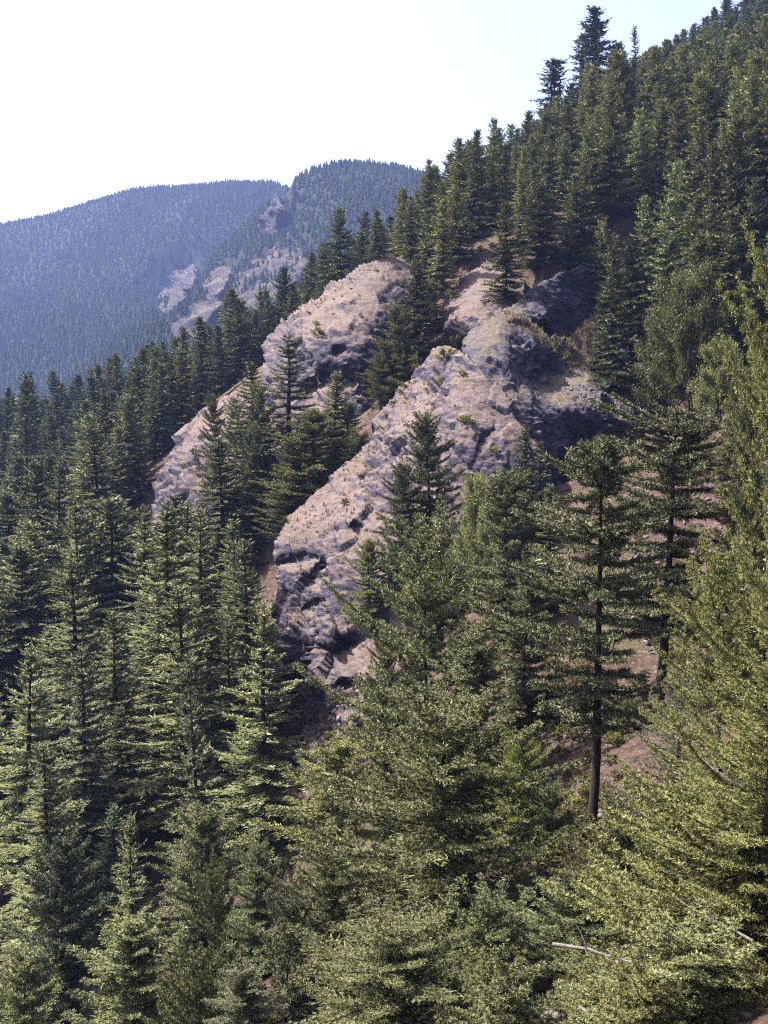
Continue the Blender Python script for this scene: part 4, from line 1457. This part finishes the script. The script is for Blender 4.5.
spots = []
for k, (pl, n) in enumerate([
    ([(504, 312), (522, 314), (548, 331), (582, 353), (612, 374), (648, 395), (650, 406), (610, 388), (560, 358), (530, 335), (508, 322)], 1900),
    ([(555, 334), (598, 316), (608, 352), (650, 394), (640, 404), (590, 366)], 900),
    ([(284, 320), (331, 281), (365, 263), (396, 258), (410, 264), (396, 268), (366, 274), (335, 293), (300, 318)], 260),
    ([(277, 535), (320, 490), (372, 434), (420, 370), (440, 400), (380, 500), (300, 560)], 380),
    ([(285, 700), (380, 680), (380, 760), (300, 780)], 220),
    ([(270, 600), (300, 560), (320, 620), (290, 650)], 120),
    ([(500, 740), (600, 760), (640, 860), (560, 860)], 260),
]):
    spots += sample_surface(pl, n, 300 + k)
link('dry_grass', grass_mesh('dry_grass', spots, 4), None, 'dry yellow grass tufts on the ledges and rock slopes', 'grass', None, 'stuff')


def stones_mesh(name, spots, seed, lo_=0.10, hi_=0.42):
    r = np.random.default_rng(seed)
    base = np.array([(x, y, z) for x in (-1, 1) for y in (-1, 1) for z in (-1, 1)], float)
    fc = np.array([(0, 1, 3, 2), (4, 6, 7, 5), (0, 4, 5, 1), (2, 3, 7, 6), (0, 2, 6, 4), (1, 5, 7, 3)])
    v, f = [], []
    for p, nrm in spots:
        s = lo_ * (hi_ / lo_) ** (r.uniform() ** 1.8)
        m = r.normal(0, 1, (3, 3))
        qq, _ = np.linalg.qr(m)
        b = base * r.uniform(0.45, 1.0, (8, 1)) * np.array([1, 0.8, 0.55]) * s
        f.append(fc + 8 * len(v))
        v.append(b @ qq + p + nrm * s * 0.2)
    return mesh_np(name, np.concatenate(v), np.concatenate(f), (STONE,))


spots = []
for k, (pl, n) in enumerate([
    ([(640, 440), (745, 430), (745, 640), (690, 700), (640, 640), (600, 560)], 1500),
    ([(500, 660), (600, 720), (640, 860), (560, 880), (490, 760)], 700),
    ([(560, 380), (645, 400), (640, 425), (570, 405)], 300),
    ([(285, 700), (380, 680), (380, 770), (300, 780)], 300),
    ([(520, 860), (760, 880), (760, 1020), (520, 1020)], 500),
]):
    spots += sample_surface(pl, n, 400 + k)
link('scree_stones', stones_mesh('scree_stones', spots, 8), None, 'loose pinkish scree stones on the open slopes', 'stones', None, 'stuff')


usrc = bpy.data.collections.new('undergrowth_sources')
for i in range(3):
    usrc.objects.link(bpy.data.objects.new('undergrowth_bush', KIND['shrub%d' % i]['crown']))
ur = np.random.default_rng(55)
spots = []
for k, (pl, n) in enumerate([
    ([(600, 420), (745, 425), (750, 640), (690, 700), (640, 640), (590, 560)], 289),
    ([(480, 600), (600, 650), (650, 860), (560, 900), (480, 780)], 221),
    ([(285, 690), (385, 670), (390, 780), (290, 790)], 102),
    ([(500, 850), (760, 860), (760, 1020), (500, 1020)], 153),
    ([(410, 240), (520, 225), (600, 255), (680, 215), (700, 300), (600, 268), (520, 262), (450, 285), (420, 290)], 187),
    ([(200, 395), (262, 350), (262, 480), (150, 560)], 68),
    ([(277, 535), (374, 432), (430, 352), (500, 410), (400, 520), (300, 620)], 51),
    ([(284, 320), (331, 282), (396, 262), (410, 290), (350, 330)], 20),
    ([(545, 335), (582, 353), (648, 396), (640, 412), (570, 372)], 44),
    ([(375, 440), (440, 290), (450, 310), (400, 400)], 51),
]):
    spots += [(p, nn, k) for p, nn in sample_surface(pl, n, 500 + k)]
small = np.array([ur.uniform(0.18, 0.55) * (0.6 if k in (6, 7) else 1.0) for _, _, k in spots])
scatter('undergrowth', usrc, [p - np.array([0, 0, 0.1]) for p, _, _ in spots], np.stack([small * 1.2, small * 1.2, small], -1),
        ur.uniform(0, 6.28, len(spots)), ur.integers(0, 3, len(spots)), 'low olive brush and ferns growing between the rocks and trees', 'undergrowth',
        (0.8, 0.72, 0.62, 1))


def log(p0, p1, r0, label, seed, stubs=7, name='fallen_log'):
    r = np.random.default_rng(seed)
    p0, p1 = np.array(p0), np.array(p1)
    s = np.linspace(0, 1, 9)[:, None]
    L = np.linalg.norm(p1 - p0)
    path = p0 + (p1 - p0) * s + np.cumsum(r.normal(0, 0.022 * L, (9, 3)), 0)
    o = link(name, mesh_np('log_stem', *tube(path, r0 * (1 - 0.75 * s[:, 0]), 8), (DEADWOOD,), smooth=True), None, label, 'log', 'bleached fallen wood')
    for k in range(stubs):
        i = r.integers(2, 8)
        d = r.normal(0, 1, 3)
        d[2] = abs(d[2]) + 0.3
        d /= np.linalg.norm(d)
        q = np.linspace(0, 1, 5)[:, None]
        ln = r.uniform(0.1, 0.28) * L
        pth = path[i] + d * ln * q + np.cumsum(r.normal(0, 0.03 * ln, (5, 3)), 0)
        link('broken_branch', mesh_np('broken_branch', *tube(pth, r0 * 0.35 * (1 - 0.8 * q[:, 0]), 5), (DEADWOOD,), smooth=True), o)


log(P(552, 946, 37.0), P(660, 972, 35.5), 0.083, 'long white fallen log low at the right of centre', 1)
log(P(752, 940, 32.0), P(684, 905, 33.5), 0.060, 'white bare branch slanting near the right edge', 2)
log(P(738, 786, 34.5), P(692, 752, 35.5), 0.045, 'thin bleached branch among the near firs at right, highest of the dead wood', 3)
log(P(580, 1008, 34.0), P(616, 1030, 33.0), 0.060, 'short white log end cut by the bottom edge', 4, 2)

# ------------------------------------------------------------------ haze
hz = [(x, y, z) for x in (-6100, 6100) for y in (-700, 12100) for z in (-420, 900)]
hf = [(0, 1, 3, 2), (4, 6, 7, 5), (0, 4, 5, 1), (2, 3, 7, 6), (0, 2, 6, 4), (1, 5, 7, 3)]
HN = Nodes('mountain_haze')
HN.n.remove(HN.b)
pv = HN.new('ShaderNodeVolumePrincipled')
pv.inputs['Color'].default_value = (0.33, 0.45, 1.0, 1)
pv.inputs['Density'].default_value = 0.000075
pv.inputs['Anisotropy'].default_value = 0.2
HN.l.new(pv.outputs[0], HN.out.inputs['Volume'])
link('haze', mesh_np('haze', np.array(hz, float), np.array(hf), (HN.m,)), None, 'thin blue mountain haze filling the valley', 'haze', None, 'stuff')
